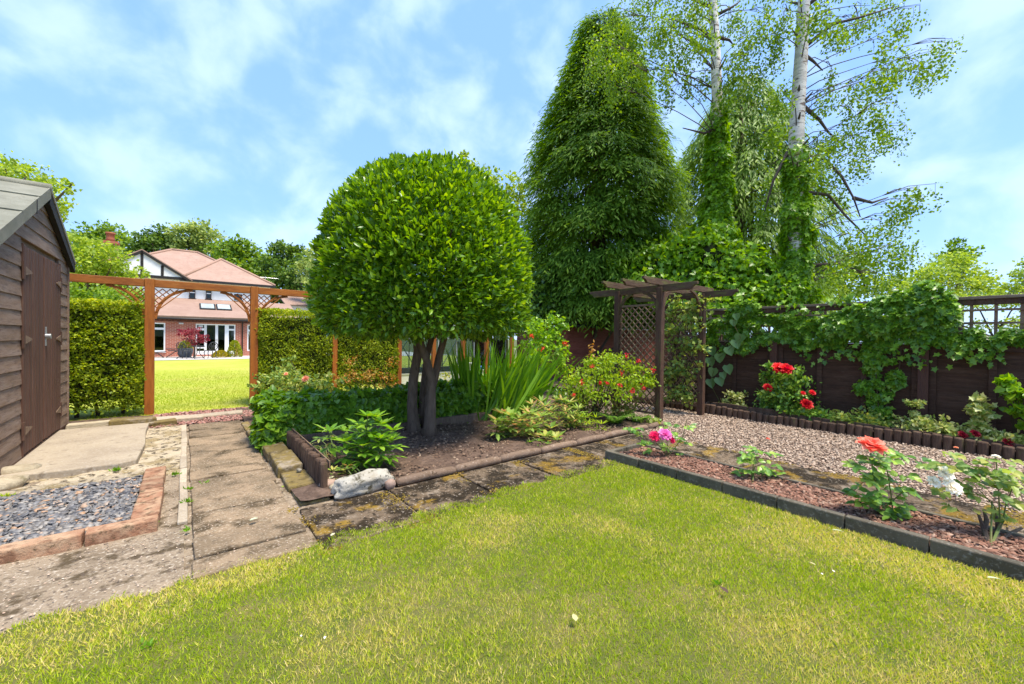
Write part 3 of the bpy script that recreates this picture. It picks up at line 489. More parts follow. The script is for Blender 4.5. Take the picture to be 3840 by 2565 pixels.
# step and stones by the shed
def irregular(poly, z0, z1): return MB().prism([(x, y, z0) for x, y in poly], (0, 0, z1-z0))
st = irregular([(-1.36, 5.62), (-.9, 5.56), (-.5, 5.55), (-.38, 5.62), (-.36, 6.4), (-.4, 7.2), (-.4, 7.86), (-1.36, 7.9)], -.03, .075).build('step_slab', 'concrete_clean', None, .012); tag(st, 'broad pale concrete slab in front of the shed doors', 'slab')
for nm, c, d, lab, mt in [('stone_block', (-.95, 8.12, .05), (.62, .2, .13), 'long tan stone block behind the concrete slab by the shed', 'rock_tan'), ('stone_block', (-.58, 8.02, .05), (.5, .26, .14), 'square mossy block between shed and slab', 'mossy_stone'), ('stone_slab', (-.12, 8.16, .03), (.68, .3, .08), 'flat cream stone at the corner of the gate gravel', 'concrete_clean'), ('stone_slab', (.32, 8.3, .025), (.9, .22, .06), 'long flat stepping stone set in the red gravel', 'concrete_clean'), ('stone_block', (-.28, 7.9, .03), (.36, .2, .1), 'tapered mossy stone at the slab corner', 'mossy_stone')]:
    tag(MB().box(c, d, Matrix.Rotation(random.uniform(-.06, .06), 3, 'Z'), .015).build(nm, mt, None, .015), lab, 'stone')
for px, py, d, lab, mt, rz in [(60, 1795, (.3, .2, .14), 'rounded tan rock at the shed corner', 'rock_tan', .3), (20, 1835, (.28, .2, .12), 'tan rock nearest the frame edge below the shed', 'rock_tan', .8), (255, 1775, (.24, .13, .06), 'flat pale stone lying below the concrete slab', 'rock_tan', .2), (95, 1780, (.22, .16, .1), 'small rock tucked under the concrete slab', 'rock_tan', 1.2), (1225, 1830, (.14, .1, .08), 'small pinkish stone between log roll and white rock', 'rock_pink', 0), (1258, 1840, (.1, .1, .07), 'broken stone touching the white rock', 'rock_tan', .5), (1462, 1832, (.09, .08, .1), 'pink stone at the end of the concrete curb', 'rock_pink', .4), (1290, 1765, (.14, .08, .05), 'reddish stone behind the white rock', 'terracotta', .4)]:
    p = G(px, py); tag(rockmesh('rock', (p.x, p.y, d[2]*.38), d, mt, None, px, .25, 2, rz), lab, 'rock')
tag(rockmesh('white_rock', (1.24, 3.58, .07), (.52, .18, .19), 'rock_white', None, 9, .26, 4, .12), 'long white rock blotched with lichen at the bed corner', 'rock')
tag(rockmesh('pale_pebble', (.86, 4.32, .06), (.045, .04, .04), 'rock_white', None, 8, .1, 2), 'small white pebble beside the log roll', 'rock')
# ================================================================ GARDEN SHED
def build_shed():
    X = -1.30; T = empty('garden_shed', (X-1.2, 7, 0), 'weathered brown timber shed with double doors and felt roof', 'shed')
    V0, V1, VA, ZE, ZA = 5.2, 8.36, 7.1, 2.36, 2.98          # wall ends, apex, eaves and apex height
    def top(v): return ZA-(ZA-ZE)*abs(v-VA)/(V1-VA)
    h = .148; z = .09
    def plank(v0, v1, z, name='board'):
        # overlapping board, thick at its lower edge, cut to the roof slope
        zt = z+h+.012; a0, a1 = min(zt, top(v0)), min(zt, top(v1)); vs = [v0]
        if top(v0) <= z or top(v1) <= z:
            if top(v0) <= z: v0 = VA-(ZA-z)/(ZA-ZE)*(V1-VA)
            if top(v1) <= z: v1 = VA+(ZA-z)/(ZA-ZE)*(V1-VA)
        if v1-v0 < .06: return
        n = 6; pts = []
        b = MB(); ring = []
        for q in range(n+1):
            v = v0+(v1-v0)*q/n; t = max(min(zt, top(v)), z+.004); f = (t-z)/(h+.012)
            ring.append([(X+.017+random.uniform(-.001, .001), v, z), (X-.02, v, z), (X-.02, v, t), (X+.017-.012*f, v, t)])
        k = 0
        for r_ in ring: b.v += r_
        for q in range(n):
            for e in range(4): b.f.append((q*4+e, q*4+(e+1) % 4, q*4+4+(e+1) % 4, q*4+4+e))
        b.f.append((0, 1, 2, 3)); b.f.append((n*4+3, n*4+2, n*4+1, n*4)); b.build(name, 'shed_board', T)
    while z < ZA-.03:
        if z < 2.24: plank(V0, 6.30, z); plank(7.87, V1, z)
        else: plank(V0, V1, z)
        z += h
    MB().bb(X-2.4, X-.022, 5.86, V1, .06, ZE-.02).build('wall', 'shed_board', T)
    MB().prism([(X-.03, 5.86, ZE-.03), (X-.03, V1, ZE-.03), (X-.03, VA, ZA-.04)], (-.02, 0, 0)).build('gable_panel', 'shed_board', T)
    MB().bb(X-.01, X+.03, V1-.03, V1+.012, .07, ZE-.02).build('corner_trim', 'shed_board', T, .004)
    MB().bb(X-2.4, X+.02, V0, V1, .03, .088).build('sill', 'arbour_wood', T, .006)
    # doors: vertical boards, the near leaf a little ajar
    for (a, b_, tilt) in ((6.32, 7.06, .0), (7.09, 7.85, .0)):
        d = MB().bb(X-.02, X-.004, a, b_, .1, 2.235).build('door', 'black_timber', T)  # black backing sheet puts shade into the grooves between the boards
        n = 7; w = (b_-a)/n
        for k in range(n): MB().bb(X-.003, X+.022+random.uniform(0, .004), a+k*w+.011, a+(k+1)*w-.011, .1+random.uniform(0, .006), 2.232).build('door_board', 'shed_door', d, .006)
        hv = a if a < 7 else b_; s = 1 if a < 7 else -1
        for zh in (.35, 1.28, 1.98):
            MB().prism([(X+.03, hv+s*.01, zh-.045), (X+.03, hv+s*.01, zh+.045), (X+.03, hv+s*.24, zh+.006), (X+.03, hv+s*.24, zh-.006)], (.006, 0, 0)).build('hinge', 'hinge_rust', d)
            MB().bb(X+.02, X+.036, hv-s*.05 if s > 0 else hv, hv if s > 0 else hv+.05, zh-.09, zh+.09).build('hinge_plate', 'shed_door', d)
        if s < 0:
            MB().tube([(X+.026, 7.13, 1.31), (X+.07, 7.13, 1.31)], .03, 12).build('padlock', 'galvanised', d)
            MB().bb(X+.024, X+.034, 7.115, 7.145, 1.2, 1.42).build('hasp', 'galvanised', d)
    for a in (6.295, 7.855): MB().bb(X, X+.026, a, a+.022, .09, 2.25).build('door_frame', 'shed_door', T)
    MB().bb(X-.008, X+.012, 7.062, 7.088, .1, 2.235).build('door_gap_shade', 'black_timber', T)  # black strip painted in for the shade between the two doors
    # roof: two felted slopes, felt folded down over the gable edge
    for s, vend in ((1, V1+.1), (-1, V0-.15)):
        zend = top(vend)+.03; n = Vector((0, s*(ZA-ZE), (V1-VA))).normalized()*.03
        r_ = MB().prism([(X-2.6, VA, ZA+.03), (X+.06, VA, ZA+.03), (X+.06, vend, zend), (X-2.6, vend, zend)], n).build('roof', 'felt', T)
        MB().prism([(X+.06, VA, ZA+.07), (X+.06, vend, zend+.035), (X+.06, vend, zend-.1), (X+.06, VA, ZA-.06)], (.014, 0, 0)).build('bargeboard_felt', 'felt', r_) if s < 0 else None
        if s > 0:
            MB().prism([(X+.062, VA, ZA+.065), (X+.062, vend, zend+.03), (X+.062, vend, zend-.02), (X+.062, VA, ZA+.01)], (.016, 0, 0)).build('felt_edge', 'felt', r_)
            MB().prism([(X+.02, VA-.02, ZA+.01), (X+.02, vend, zend-.015), (X+.02, vend, zend-.13), (X+.02, VA-.02, ZA-.14)], (.05, 0, 0)).build('bargeboard', 'black_timber', r_, .004)
        if s < 0:
            for vv in (VA-.45, VA-1.05): zt = top(vv)+.03; MB().prism([(X-2.6, vv, zt+.034), (X+.076, vv, zt+.034), (X+.076, vv-.03, zt+.02), (X-2.6, vv-.03, zt+.02)], (0, -.006, .012)).build('felt_lap', 'felt', r_)
            MB().bb(X+.058, X+.077, VA-.6, VA-.575, top(VA-.6)-.075, top(VA-.6)+.07).build('felt_seam', 'black_timber', r_)
    MB().tube([(X-2.6, VA, ZA+.055), (X+.075, VA, ZA+.055)], .05, 8).build('ridge_cap', 'felt', T, 0, True)
    MB().bb(X-2.5, X+.03, V1+.0, V1+.1, ZE-.11, ZE-.02).build('eave_fascia', 'black_timber', T)
build_shed()
# ================================================================ ORANGE GATEWAY PERGOLA
def arc(p, q, c, n=8): p, q, c = Vector(p), Vector(q), Vector(c); return [p*(1-t)**2+c*2*t*(1-t)+q*t*t for t in [i/n for i in range(n+1)]]
def build_pergola():
    V = 9.13; T = empty('timber_gateway', (1.0, V, 0), 'orange stained timber gateway and rails running behind the clipped tree', 'pergola')
    posts = [-.465, 1.02, 2.48, 3.92, 4.82, 5.68, 6.43, 7.3]
    for i, u in enumerate(posts):
        w = .125 if i < 2 else .1
        MB().bb(u-w/2, u+w/2, V-w/2, V+w/2, -.02, 2.27 if i < 3 else 2.0).build('post', 'orange_post', T, .006)
    ends = [-1.7]+posts[:3]; 
    for a, b_ in zip(ends, ends[1:]):
        MB().bb(a+.064 if a > -1.5 else a, b_-.064, V-.045, V+.045, 2.14, 2.262).build('beam', 'orange_wood', T, .006)
    MB().bb(2.55, 7.3, V-.04, V+.04, 2.02, 2.12).build('beam', 'orange_wood', T, .006)
    # curved lattice brackets in the corners
    for u, s, w in ((posts[0], -1, .46), (posts[0], 1, .5), (posts[1], -1, .46), (posts[1], 1, .5)):
        u = u+s*.064; zt = 2.14
        k = empty('bracket', (0, 0, 0), None, None); k.parent = T; k.location = Vector((u, V, 1.6))-T.location
        P0, P1 = Vector((u+s*w, V, zt-.01)), Vector((u+s*.005, V, zt-.52)); cc = Vector((u+s*.06, V, zt-.06))
        cur = arc(P0, P1, cc, 9); b = MB()
        for p, q in zip(cur, cur[1:]): b.bar(p, q+(q-p)*.08, .045, .035, (0, 1, 0))
        b.build('curved_brace', 'orange_wood', k)
        def inside(x, z):
            for p, q in zip(cur, cur[1:]):
                lo, hi = sorted((p.z, q.z))
                if lo <= z <= hi and hi > lo:
                    t = (z-p.z)/(q.z-p.z); return abs(x-u) < abs(p.x+(q.x-p.x)*t-u)
            return False
        for dgn in (1, -1):
            for c_ in np.arange(-.6, .7, .1):
                pts = [(x, zt-.02-(dgn*(x)+c_)) for x in np.linspace(0, w, 40)]
                pts = [(u+s*x, z) for x, z in pts if z < zt-.005 and inside(u+s*x, z)]
                if len(pts) > 3:
                    p, q = pts[0], pts[-1]; MB().bar((p[0], V+.01*dgn, p[1]), (q[0], V+.01*dgn, q[1]), .014, .028, (0, 1, 0)).build('lattice_slat', 'orange_wood', k)
build_pergola()
# ================================================================ ROSE ARBOUR
def build_arbour():
    U0, U1, V0, V1 = 5.95, 7.33, 3.63, 4.45
    T = empty('arbour', ((U0+U1)/2, (V0+V1)/2, 0), 'dark brown timber arbour with lattice sides and slatted top', 'arbour')
    for u, v in ((U0, V0), (U0, V1), (U1, V0), (U1, V1)):
        MB().bb(u-.05, u+.05, v-.05, v+.05, -.02, 2.2).build('post', 'arbour_wood', T, .006)
    def shaped(p, q, w, h, name):
        p, q = Vector(p), Vector(q); d = (q-p).normalized(); L = (q-p).length; x = d.cross(Vector((0, 0, 1))).normalized()*w
        prof = [(0, h), (L, h), (L, h*.62), (L-.05, h*.5), (L-.1, 0), (.1, 0), (.05, h*.5), (0, h*.62)]
        MB().prism([p+d*a+Vector((0, 0, b_))-x*.5 for a, b_ in prof], x).build(name, 'arbour_beam', T, .004)
    for u in (U0, U1): shaped((u, 5.08, 2.13), (u, 3.02, 2.13), .05, .11, 'beam')
    for v in (3.66, 4.05, 4.44): shaped((5.5, v, 2.242), (7.78, v, 2.242), .045, .1, 'rafter')
    for u in (U0, U1):                                        # curved braces under the side beams and across the opening
        for v, s in ((V0, 1), (V1, -1)):
            b = MB(); c = arc((u, v+s*.3, 2.13), (u, v+s*.045, 1.8), (u, v+s*.06, 2.08), 6)
            for p, q in zip(c, c[1:]): b.bar(p, q, .04, .04, (1, 0, 0))
            b.build('curved_brace', 'arbour_beam', T)
    for u, s in ((U0, 1), (U1, -1)):
        b = MB(); c = arc((u+s*.42, V0, 2.235), (u+s*.045, V0, 1.72), (u+s*.08, V0, 2.15), 7)
        for p, q in zip(c, c[1:]): b.bar(p, q, .045, .04, (0, 1, 0))
        b.build('curved_brace', 'arbour_beam', T)
    MB().bb(U0+.05, U1-.05, V1-.025, V1+.025, 2.14, 2.235).build('beam', 'arbour_beam', T, .004)
    # diagonal lattice panels on both sides
    for u in (U0, U1):
        k = empty('lattice_panel', (0, 0, 0), None, None); k.parent = T; k.location = Vector((u, 4.04, .1))-T.location
        va, vb, za, zb = V0+.05, V1-.05, .16, 1.93
        for z in (za, zb): MB().bar((u, va, z), (u, vb, z), .03, .035).build('frame_rail', 'lattice_wood', k)
        for dgn in (1, -1):
            for c_ in np.arange(-3, 3, .118):
                # line v = va + t, z = c + dgn*t
                ts = [0, vb-va]; zz = [c_+1+dgn*t for t in ts]; t0, t1 = 0.0, vb-va
                for lim in (za, zb):
                    pass
                f = lambda t: c_+1+dgn*t
                lo, hi = (t0, t1)
                if dgn > 0: lo = max(lo, za-c_-1); hi = min(hi, zb-c_-1)
                else: lo = max(lo, c_+1-zb); hi = min(hi, c_+1-za)
                if hi-lo > .06: MB().bar((u+.009*dgn, va+lo, f(lo)), (u+.009*dgn, va+hi, f(hi)), .012, .026, (1, 0, 0)).build('lattice_slat', 'lattice_wood', k)
build_arbour()
# ================================================================ FENCE
def build_fence():
    U = 8.2; T = empty('garden_fence', (U, 2, 0), 'dark brown timber fence with trellis and rail along its top', 'fence')
    posts = [4.7, 2.74, .86, -.95, -2.8]
    for v in posts: MB().bb(U-.09, U-.005, v-.055, v+.055, 0, 1.36).build('post', 'fence_post', T, .006)
    for a, b_ in zip(posts, posts[1:]):
        p = empty('fence_panel', (0, 0, 0), None, None); p.parent = T; p.location = Vector((U, (a+b_)/2, .1))-T.location
        z = .12
        while z < 1.26:
            MB().box((U+.035, (a+b_)/2, z+.07), (.016, a-b_-.02, .15), Matrix.Rotation(-.06, 3, 'Y'), .002).build('board', 'fence_board', p); z += .128
        MB().bb(U-.02, U+.03, b_+.055, a-.055, 1.25, 1.34).build('top_rail', 'fence_board', p, .004)
        n = 3
        for k in range(n+1):
            v = b_+.09+(a-b_-.18)*k/n; MB().bb(U-.012, U+.026, v-.035, v+.035, .12, 1.25).build('batten', 'fence_board', p, .004)
        MB().bb(U-.01, U+.04, b_+.055, a-.055, .02, .13).build('gravel_board', 'fence_board', p, .004)
        # square trellis above
        MB().bb(U-.04, U+.06, b_-.02 if b_ == posts[-1] else b_+.002, a, 1.945, 1.985).build('rail', 'weathered_rail', p, .004)
        MB().bb(U-.02, U+.035, b_+.002, a, 1.87, 1.943).build('rail', 'arbour_wood', p, .004)
        v = b_+.1
        while v < a: MB().bb(U-.004, U+.024, v-.016, v+.016, 1.36, 1.868).build('trellis_upright', 'lattice_wood', p); v += .212
        for z in (1.45, 1.63, 1.8): MB().bb(U-.022, U-.006, b_, a, z-.014, z+.014).build('trellis_slat', 'lattice_wood', p)
        MB().bb(U-.03, U+.04, b_+.055, a-.055, 1.342, 1.362).build('capping', 'weathered_rail', p)
build_fence()
# ================================================================ MAROON SUMMERHOUSE, GREENHOUSE
def build_summerhouse():
    T = empty('maroon_outbuilding', (10.4, 9.6, 0), 'maroon boarded outbuilding with tiled roof behind the arbour', 'shed')
    x0, x1, y0, y1 = 9.2, 16.5, 8.75, 11.2; MB().bb(x0+.02, x1, y0+.03, y1, 0, 1.72).build('wall', 'maroon_board', T)
    z = .05
    while z < 1.66: MB().box(((x0+x1)/2, y0+.01, z+.062), (x1-x0, .02, .122), Matrix.Rotation(.09, 3, 'X')).build('board', 'maroon_board', T); z += .12
    z = .05
    while z < 1.66: MB().box((x0+.005, (y0+y1)/2, z+.062), (.02, y1-y0, .122), Matrix.Rotation(-.09, 3, 'Y')).build('board', 'maroon_board', T); z += .12
    MB().prism([(x0-.15, y0-.14, 1.76), (x1+.15, y0-.14, 1.76), (x1+.15, y0+1.3, 2.3), (x0-.15, y0+1.3, 2.3)], (0, -.02, .05)).build('roof', 'roof_tile', T)
    for k in range(4): MB().box(((x0+x1)/2, y0+.0+k*.22, 1.86+k*.082), (x1-x0+.3, .24, .02), Matrix.Rotation(.3, 3, 'X')).build('tile_course', 'roof_tile', T)
    MB().tube([(x0-.2, y0-.18, 1.77), (x1+.2, y0-.18, 1.79)], .05, 8).build('gutter', 'black_plastic', T, 0, True)
build_summerhouse()
def build_greenhouse():
    x0, x1, y0, y1, ze, zr = 4.55, 8.3, 10.7, 12.7, 1.33, 2.0; ym = (y0+y1)/2
    T = empty('greenhouse', ((x0+x1)/2, ym, 0), 'aluminium framed glass greenhouse seen between the orange posts', 'greenhouse')
    xs = np.linspace(x0, x1, 7)
    for y in (y0, y1):
        for x in xs: MB().bb(x-.014, x+.014, y-.014, y+.014, .02, ze).build('glazing_bar', 'aluminium', T)
        for z in (.05, .32, ze): MB().bb(x0, x1, y-.018, y+.018, z-.02, z+.02).build('rail', 'aluminium', T)
        for a, b_ in zip(xs, xs[1:]):
            MB().bb(a+.016, b_-.016, y-.002, y+.002, .34, ze-.022).build('pane', 'glass', T)
            MB().bb(a+.016, b_-.016, y-.004, y+.004, .07, .3).build('base_panel', 'white_plastic', T)
        for a, b_, f in ((xs[0], xs[1], 1), (xs[1], xs[2], -1), (xs[3], xs[4], 1), (xs[4], xs[5], -1)):
            p, q = (a, y+.02, ze), (b_, y+.02, .35)
            if f < 0: p, q = (b_, y+.02, ze), (a, y+.02, .35)
            MB().bar(p, q, .02, .02).build('brace', 'aluminium', T)
    for x in (x0, x1):
        MB().bb(x-.002, x+.002, y0+.02, y1-.02, .1, ze).build('end_pane', 'glass', T)
        MB().prism([(x, y0, ze), (x, y1, ze), (x, ym, zr)], (.004, 0, 0)).build('end_pane', 'glass', T)
    for y, s in ((y0, 1), (y1, -1)):
        for x in xs: MB().bar((x, y, ze), (x, ym, zr), .025, .025).build('rafter', 'aluminium', T)
        for a, b_ in zip(xs, xs[1:]): MB().prism([(a+.014, y, ze+.02), (b_-.014, y, ze+.02), (b_-.014, ym, zr+.01), (a+.014, ym, zr+.01)], (0, 0, .004)).build('roof_pane', 'skylight_glass', T)  # roof panes opaque and pale, reflected sky put into their colour
    MB().bar((x0, ym, zr+.02), (x1, ym, zr+.02), .04, .04).build('ridge', 'aluminium', T)
    for i, (x, y, r_, h, m, lab, cat) in enumerate([(6.45, 10.2, .17, .62, 'white_plastic', 'tall white plastic tub in front of the greenhouse', 'tub'), (7.0, 10.1, .2, .5, 'blue_plastic', 'blue plastic tub in front of the greenhouse', 'tub'), (7.55, 10.2, .16, .55, 'blue_plastic', 'second blue tub beside the rightmost orange posts', 'tub'), (6.78, 9.9, .1, .42, 'white_plastic', 'short white bottle next to the blue tub', 'tub')]):
        b = MB().lathe([(r_*.86, 0), (r_*.95, h*.5), (r_, h*.94), (r_*1.07, h*.95), (r_*1.07, h), (r_*.95, h), (r_*.93, h*.9)], (x, y, .01), 18).build('garden_tub', m, None, 0, True); tag(b, lab, cat)
build_greenhouse()
# ================================================================ HOUSE
def build_house():
    T = empty('brick_house', (0, 36, 0), 'brick and white rendered house with red tiled roofs beyond the gateway', 'house')
    Y = 31.7
    # ground floor extension: brick wall with openings left for windows and doors
    ops = [(-2.3, -.92, .33, 2.03), (.5, 2.53, .12, 2.03), (3.17, 4.1, .33, 2.05)]
    cuts = sorted([(-6.5, -6.5)]+[(a, b_) for a, b_, _, _ in ops]); prev = -6.5
    for a, b_, z0, z1 in ops:
        MB().bb(prev, a, Y, Y+.25, 0, 2.2).build('wall', 'brick_wall', T); MB().bb(a, b_, Y, Y+.25, z1, 2.2).build('wall', 'brick_wall', T)
        if z0 > .05: MB().bb(a, b_, Y, Y+.25, 0, z0).build('wall', 'brick_wall', T)
        prev = b_
    MB().bb(prev, 6.2, Y, Y+.25, 0, 2.2).build('wall', 'brick_wall', T)
    MB().bb(-6.5, 6.2, Y-.012, Y+.26, 2.12, 2.28).build('soldier_course', 'soldier_brick', T)
    MB().bb(-6.4, 6.1, Y+1.2, Y+1.25, 0, 2.2).build('room_back', 'dark_interior', T)
    def window(a, b_, z0, z1, lights, blind=None, y=Y, parent=T, dep=.08, fr=.07):
        w = MB(); 
        w.bb(a, b_, y+.03, y+dep+.03, z1-fr, z1); w.bb(a, b_, y+.03, y+dep+.03, z0, z0+fr); w.bb(a, a+fr, y+.03, y+dep+.03, z0+fr, z1-fr); w.bb(b_-fr, b_, y+.03, y+dep+.03, z0+fr, z1-fr)
        o = w.build('window', 'upvc', parent)
        for kind, p0, p1 in lights:
            if kind == 'v': MB().bb(p0, p1, y+.032, y+dep+.028, z0+fr, z1-fr).build('mullion', 'upvc', o)
            if kind == 'h': MB().bb(a+fr, b_-fr, y+.034, y+dep+.026, p0, p1).build('transom', 'upvc', o)
        MB().bb(a+fr, b_-fr, y+.06, y+.068, z0+fr, z1-fr).build('pane', 'window_glass', o)
        if blind: MB().bb(a+fr, b_-fr, y+.13, y+.14, blind, z1-fr).build('blind', 'blind', o)
        return o
    window(-2.3, -.92, .33, 2.03, [('h', 1.62, 1.74), ('v', -1.68, -1.6)], 1.22)
    MB().bb(-2.35, -.88, Y-.06, Y+.05, .27, .33).build('sill', 'upvc', T)
    fd = window(.5, 2.53, .12, 2.03, [('v', .92, 1.05), ('v', 1.48, 1.62), ('v', 1.97, 2.18), ('h', .12, .34)], 1.05); fd.name = 'french_door'
    MB().bb(.57, .92, Y+.028, Y+.115, 1.62, 1.75).build('transom', 'upvc', fd); MB().bb(2.18, 2.46, Y+.028, Y+.115, 1.64, 1.75).build('transom', 'upvc', fd)
    MB().bb(.64, .86, Y+.02, Y+.05, 1.8, 1.93).build('vent', 'white_plastic', fd); MB().bb(.57, .92, Y+.028, Y+.115, .5, .58).build('transom', 'upvc', fd)
    for u in (1.52, 1.58): MB().bb(u-.01, u+.01, Y-.0, Y+.03, .95, 1.1).build('handle', 'galvanised', fd)
    window(3.17, 4.1, .33, 2.05, [('h', 1.6, 1.72)], 1.2)
    lamp = MB().bb(-.3, -.08, Y-.1, Y, 1.97, 2.06).build('wall_lamp', 'white_plastic', T, .01)
    MB().tube([(-6.6, Y-.3, 2.3), (6.3, Y-.3, 2.3)], .06, 8).build('gutter', 'black_plastic', T, 0, True); MB().bb(-6.5, 6.2, Y-.25, Y-.2, 2.27, 2.4).build('fascia', 'black_timber', T)
    MB().tube([(2.9, Y-.28, 2.28), (2.9, Y-.05, 2.1), (2.9, Y-.05, .03)], .036, 8).build('downpipe', 'black_plastic', T, 0, True)
    # lean-to roof with two roof lights
    YR, ZR = 35.5, 3.72; r_ = MB().prism([(-6.6, Y-.32, 2.36), (6.3, Y-.32, 2.36), (6.3, YR, ZR), (-6.6, YR, ZR)], (0, -.03, .09)).build('roof', 'roof_tile', T)
    sl_ = (ZR-2.36)/(YR-Y+.32); ang = math.atan(sl_)
    for a, b_ in ((.72, 1.56), (1.6, 2.44)):
        ym = Y+1.85; zm = 2.36+(ym-Y+.32)*sl_+.13; rot = Matrix.Rotation(ang, 3, 'X')
        f = MB().box(((a+b_)/2, ym, zm), (b_-a, 1.35, .08), rot).build('skylight', 'black_plastic', T, .01)
        MB().box(((a+b_)/2, ym-.03, zm+.04), (b_-a-.16, 1.1, .03), rot).build('pane', 'skylight_glass', f)
    # upper storey
    MB().bb(-5.5, 5.0, YR, 42, 0, 5.02).build('wall', 'white_render', T)
    for a, b_, z0, z1, l in ((.2, .53, 3.82, 4.75, [('h', 4.2, 4.25)]), (1.11, 1.42, 3.86, 4.75, [('h', 4.2, 4.25)]), (2.7, 3.25, 3.84, 4.35, [])):
        o = window(a, b_, z0, z1, l, None, YR-.12, T, .05, .03); o.data.materials[0] = MATS['arbour_wood' if l else 'upvc']
        MB().bb(a-.04, b_+.04, YR-.16, YR, z0-.06, z0).build('sill', 'black_timber', T)
        MB().bb(a+.01, b_-.01, YR-.03, YR-.004, z0, z1).build('dark_backing', 'dark_interior', T)  # dark panel behind the pane, in place of a room
    # front hip, main hip and the black and white gable
    E_ = 5.06; A = Vector((2.1, 38.2, 7.05)); B2 = Vector((2.1, 41, 7.05))
    def poly(name, pts, mat='roof_tile', t=.06): return MB().prism(pts, (0, 0, t)).build(name, mat, T)
    f0, f1, f2, f3 = (-.3, 35.2, E_), (5.25, 35.2, E_), (5.25, 41.5, E_), (-.3, 41.5, E_)
    poly('roof', [f0, f1, A]); poly('roof', [f1, f2, B2, A]); poly('roof', [f3, f0, A, B2])
    m0, m1 = (-5.6, 36.2, E_-.02), (5.25, 36.2, E_-.02); k0, k1 = (-.82, 39.8, 7.62), (.72, 39.8, 7.62); m2, m3 = (5.25, 43.4, E_-.02), (-5.6, 43.4, E_-.02)
    poly('roof', [m0, m1, k1, k0]); poly('roof', [m1, m2, k1]); poly('roof', [m2, m3, k0, k1]); poly('roof', [m3, m0, k0])
    for p, q in ((f0, A), (f1, A), (A, B2), (m1, k1), (k0, k1), (m0, k0)): MB().tube([Vector(p)+Vector((0, 0, .07)), Vector(q)+Vector((0, 0, .07))], .09, 8).build('ridge_tiles', 'ridge_tile', T, 0, True)
    MB().bb(-.3, 5.3, 35.12, 35.2, E_-.12, E_+.03).build('gutter', 'black_plastic', T)
    GY = 35.15; ap = Vector((-2.17, GY, 6.58)); gl = Vector((-4.45, GY, 5.06)); gr = Vector((.12, GY, 5.06))
    MB().prism([gl, gr, ap], (0, .25, 0)).build('gable', 'white_render', T)
    for p in (gl, gr): MB().bar(ap+Vector((0, -.05, .06)), p+Vector(((p-ap).x*.06, -.05, -.06)), .09, .2, (0, 0, 1)).build('bargeboard', 'black_timber', T)
    MB().bb(-4.5, .15, GY-.04, GY-.002, 4.98, 5.16).build('tie_beam', 'black_timber', T)
    for u in (-2.17, -1.18, -3.2):
        zt = 6.5-abs(u+2.17)*.667; MB().bb(u-.07, u+.07, GY-.035, GY-.003, 5.16, zt).build('timber_upright', 'black_timber', T)
    for s in (-1, 1):
        p = gl if s < 0 else gr; q = p+Vector((s*.25, -.1, -.1)); t = ap+Vector((0, -.1, .12))
        MB().prism([t, q, q+Vector((0, 5, 0)), t+Vector((0, 5, 0))], (0, 0, .07)).build('roof', 'roof_tile', T)
    c = MB().bb(-4.5, -3.75, 39.6, 40.4, 5, 7.6).build('chimney', 'brick_wall', T); MB().bb(-4.58, -3.67, 39.52, 40.48, 7.6, 7.78).build('chimney_band', 'terracotta', c)
    MB().lathe([(.26, 7.78), (.22, 8.0), (.22, 8.3), (.27, 8.32), (.27, 8.42), (.2, 8.42)], (-4.12, 40, 0), 14).build('chimney_pot', 'terracotta', c, 0, True)
    an = MB(); an.tube([(5.0, 38, 5.2), (5.0, 38, 6.1)], .02, 6); an.tube([(4.6, 38, 6.0), (5.9, 38, 6.0)], .015, 6)
    for k in range(6): an.tube([(4.7+k*.22, 37.8, 6.0), (4.7+k*.22, 38.2, 6.0)], .01, 5)
    an.build('aerial', 'galvanised', T)
build_house()
def build_neighbour():
    T = empty('white_neighbour_house', (11, 44, 0), 'small white house with tiled roof beyond the middle hedge', 'house')
    MB().bb(7.2, 13, 40, 46, 0, 4.0).build('wall', 'white_render', T)
    MB().prism([(6.7, 39.5, 3.95), (13.4, 39.5, 3.95), (13.4, 43, 5.0), (6.7, 43, 5.0)], (0, -.03, .1)).build('roof', 'roof_tile', T)
    f = MB().bb(8.6, 9.4, 39.94, 39.99, 2.6, 3.5).build('window', 'upvc', T); MB().bb(8.68, 9.32, 39.92, 39.935, 2.68, 3.42).build('pane', 'skylight_glass', f)
build_neighbour()
# ---- on the terrace
def chair(x, y, rz, label):
    T = empty('iron_chair', (x, y, .02), label, 'chair', 'ornate iron chairs on the terrace')
    rm = Matrix.Rotation(rz, 3, 'Z'); t = lambda a, b_, c: Vector((x, y, .02))+rm @ Vector((a, b_, c))
    MB().tube([t(.24*math.cos(a), .22*math.sin(a), .44) for a in np.linspace(0, 6.283, 17)], .016, 6).build('seat_ring', 'cast_iron', T)
    b = MB(); 
    for q in np.linspace(-.2, .2, 7): b.bar(t(q, -.2, .44), t(q, .2, .44), .03, .012)
    b.build('seat', 'cast_iron', T)
    b = MB(); ring = [t(.23*math.cos(a), .24+.12*(math.sin(a)+1)/2, .68+.24*math.sin(a)) for a in np.linspace(0, 6.283, 21)]; b.tube(ring, .02, 6, False)
    for q in (-.12, 0, .12):
        b.tube([t(q, .25, .47), t(q*.4, .29, .66), t(q*1.1, .34, .86)], .016, 6); b.tube([t(q+.05*math.cos(a), .3, .7+.06*math.sin(a)) for a in np.linspace(0, 6.283, 10)], .012, 5, False)
    b.build('backrest', 'cast_iron', T)
    for sx in (-1, 1):
        for sy in (-1, 1): MB().tube([t(.18*sx, .17*sy, .44), t(.22*sx, .2*sy, .3), t(.17*sx, .17*sy, .12), t(.26*sx, .25*sy, .0)], [.022, .026, .016, .02], 6).build('leg', 'cast_iron', T)
c1, c2 = G(690, 1346), G(770, 1345)
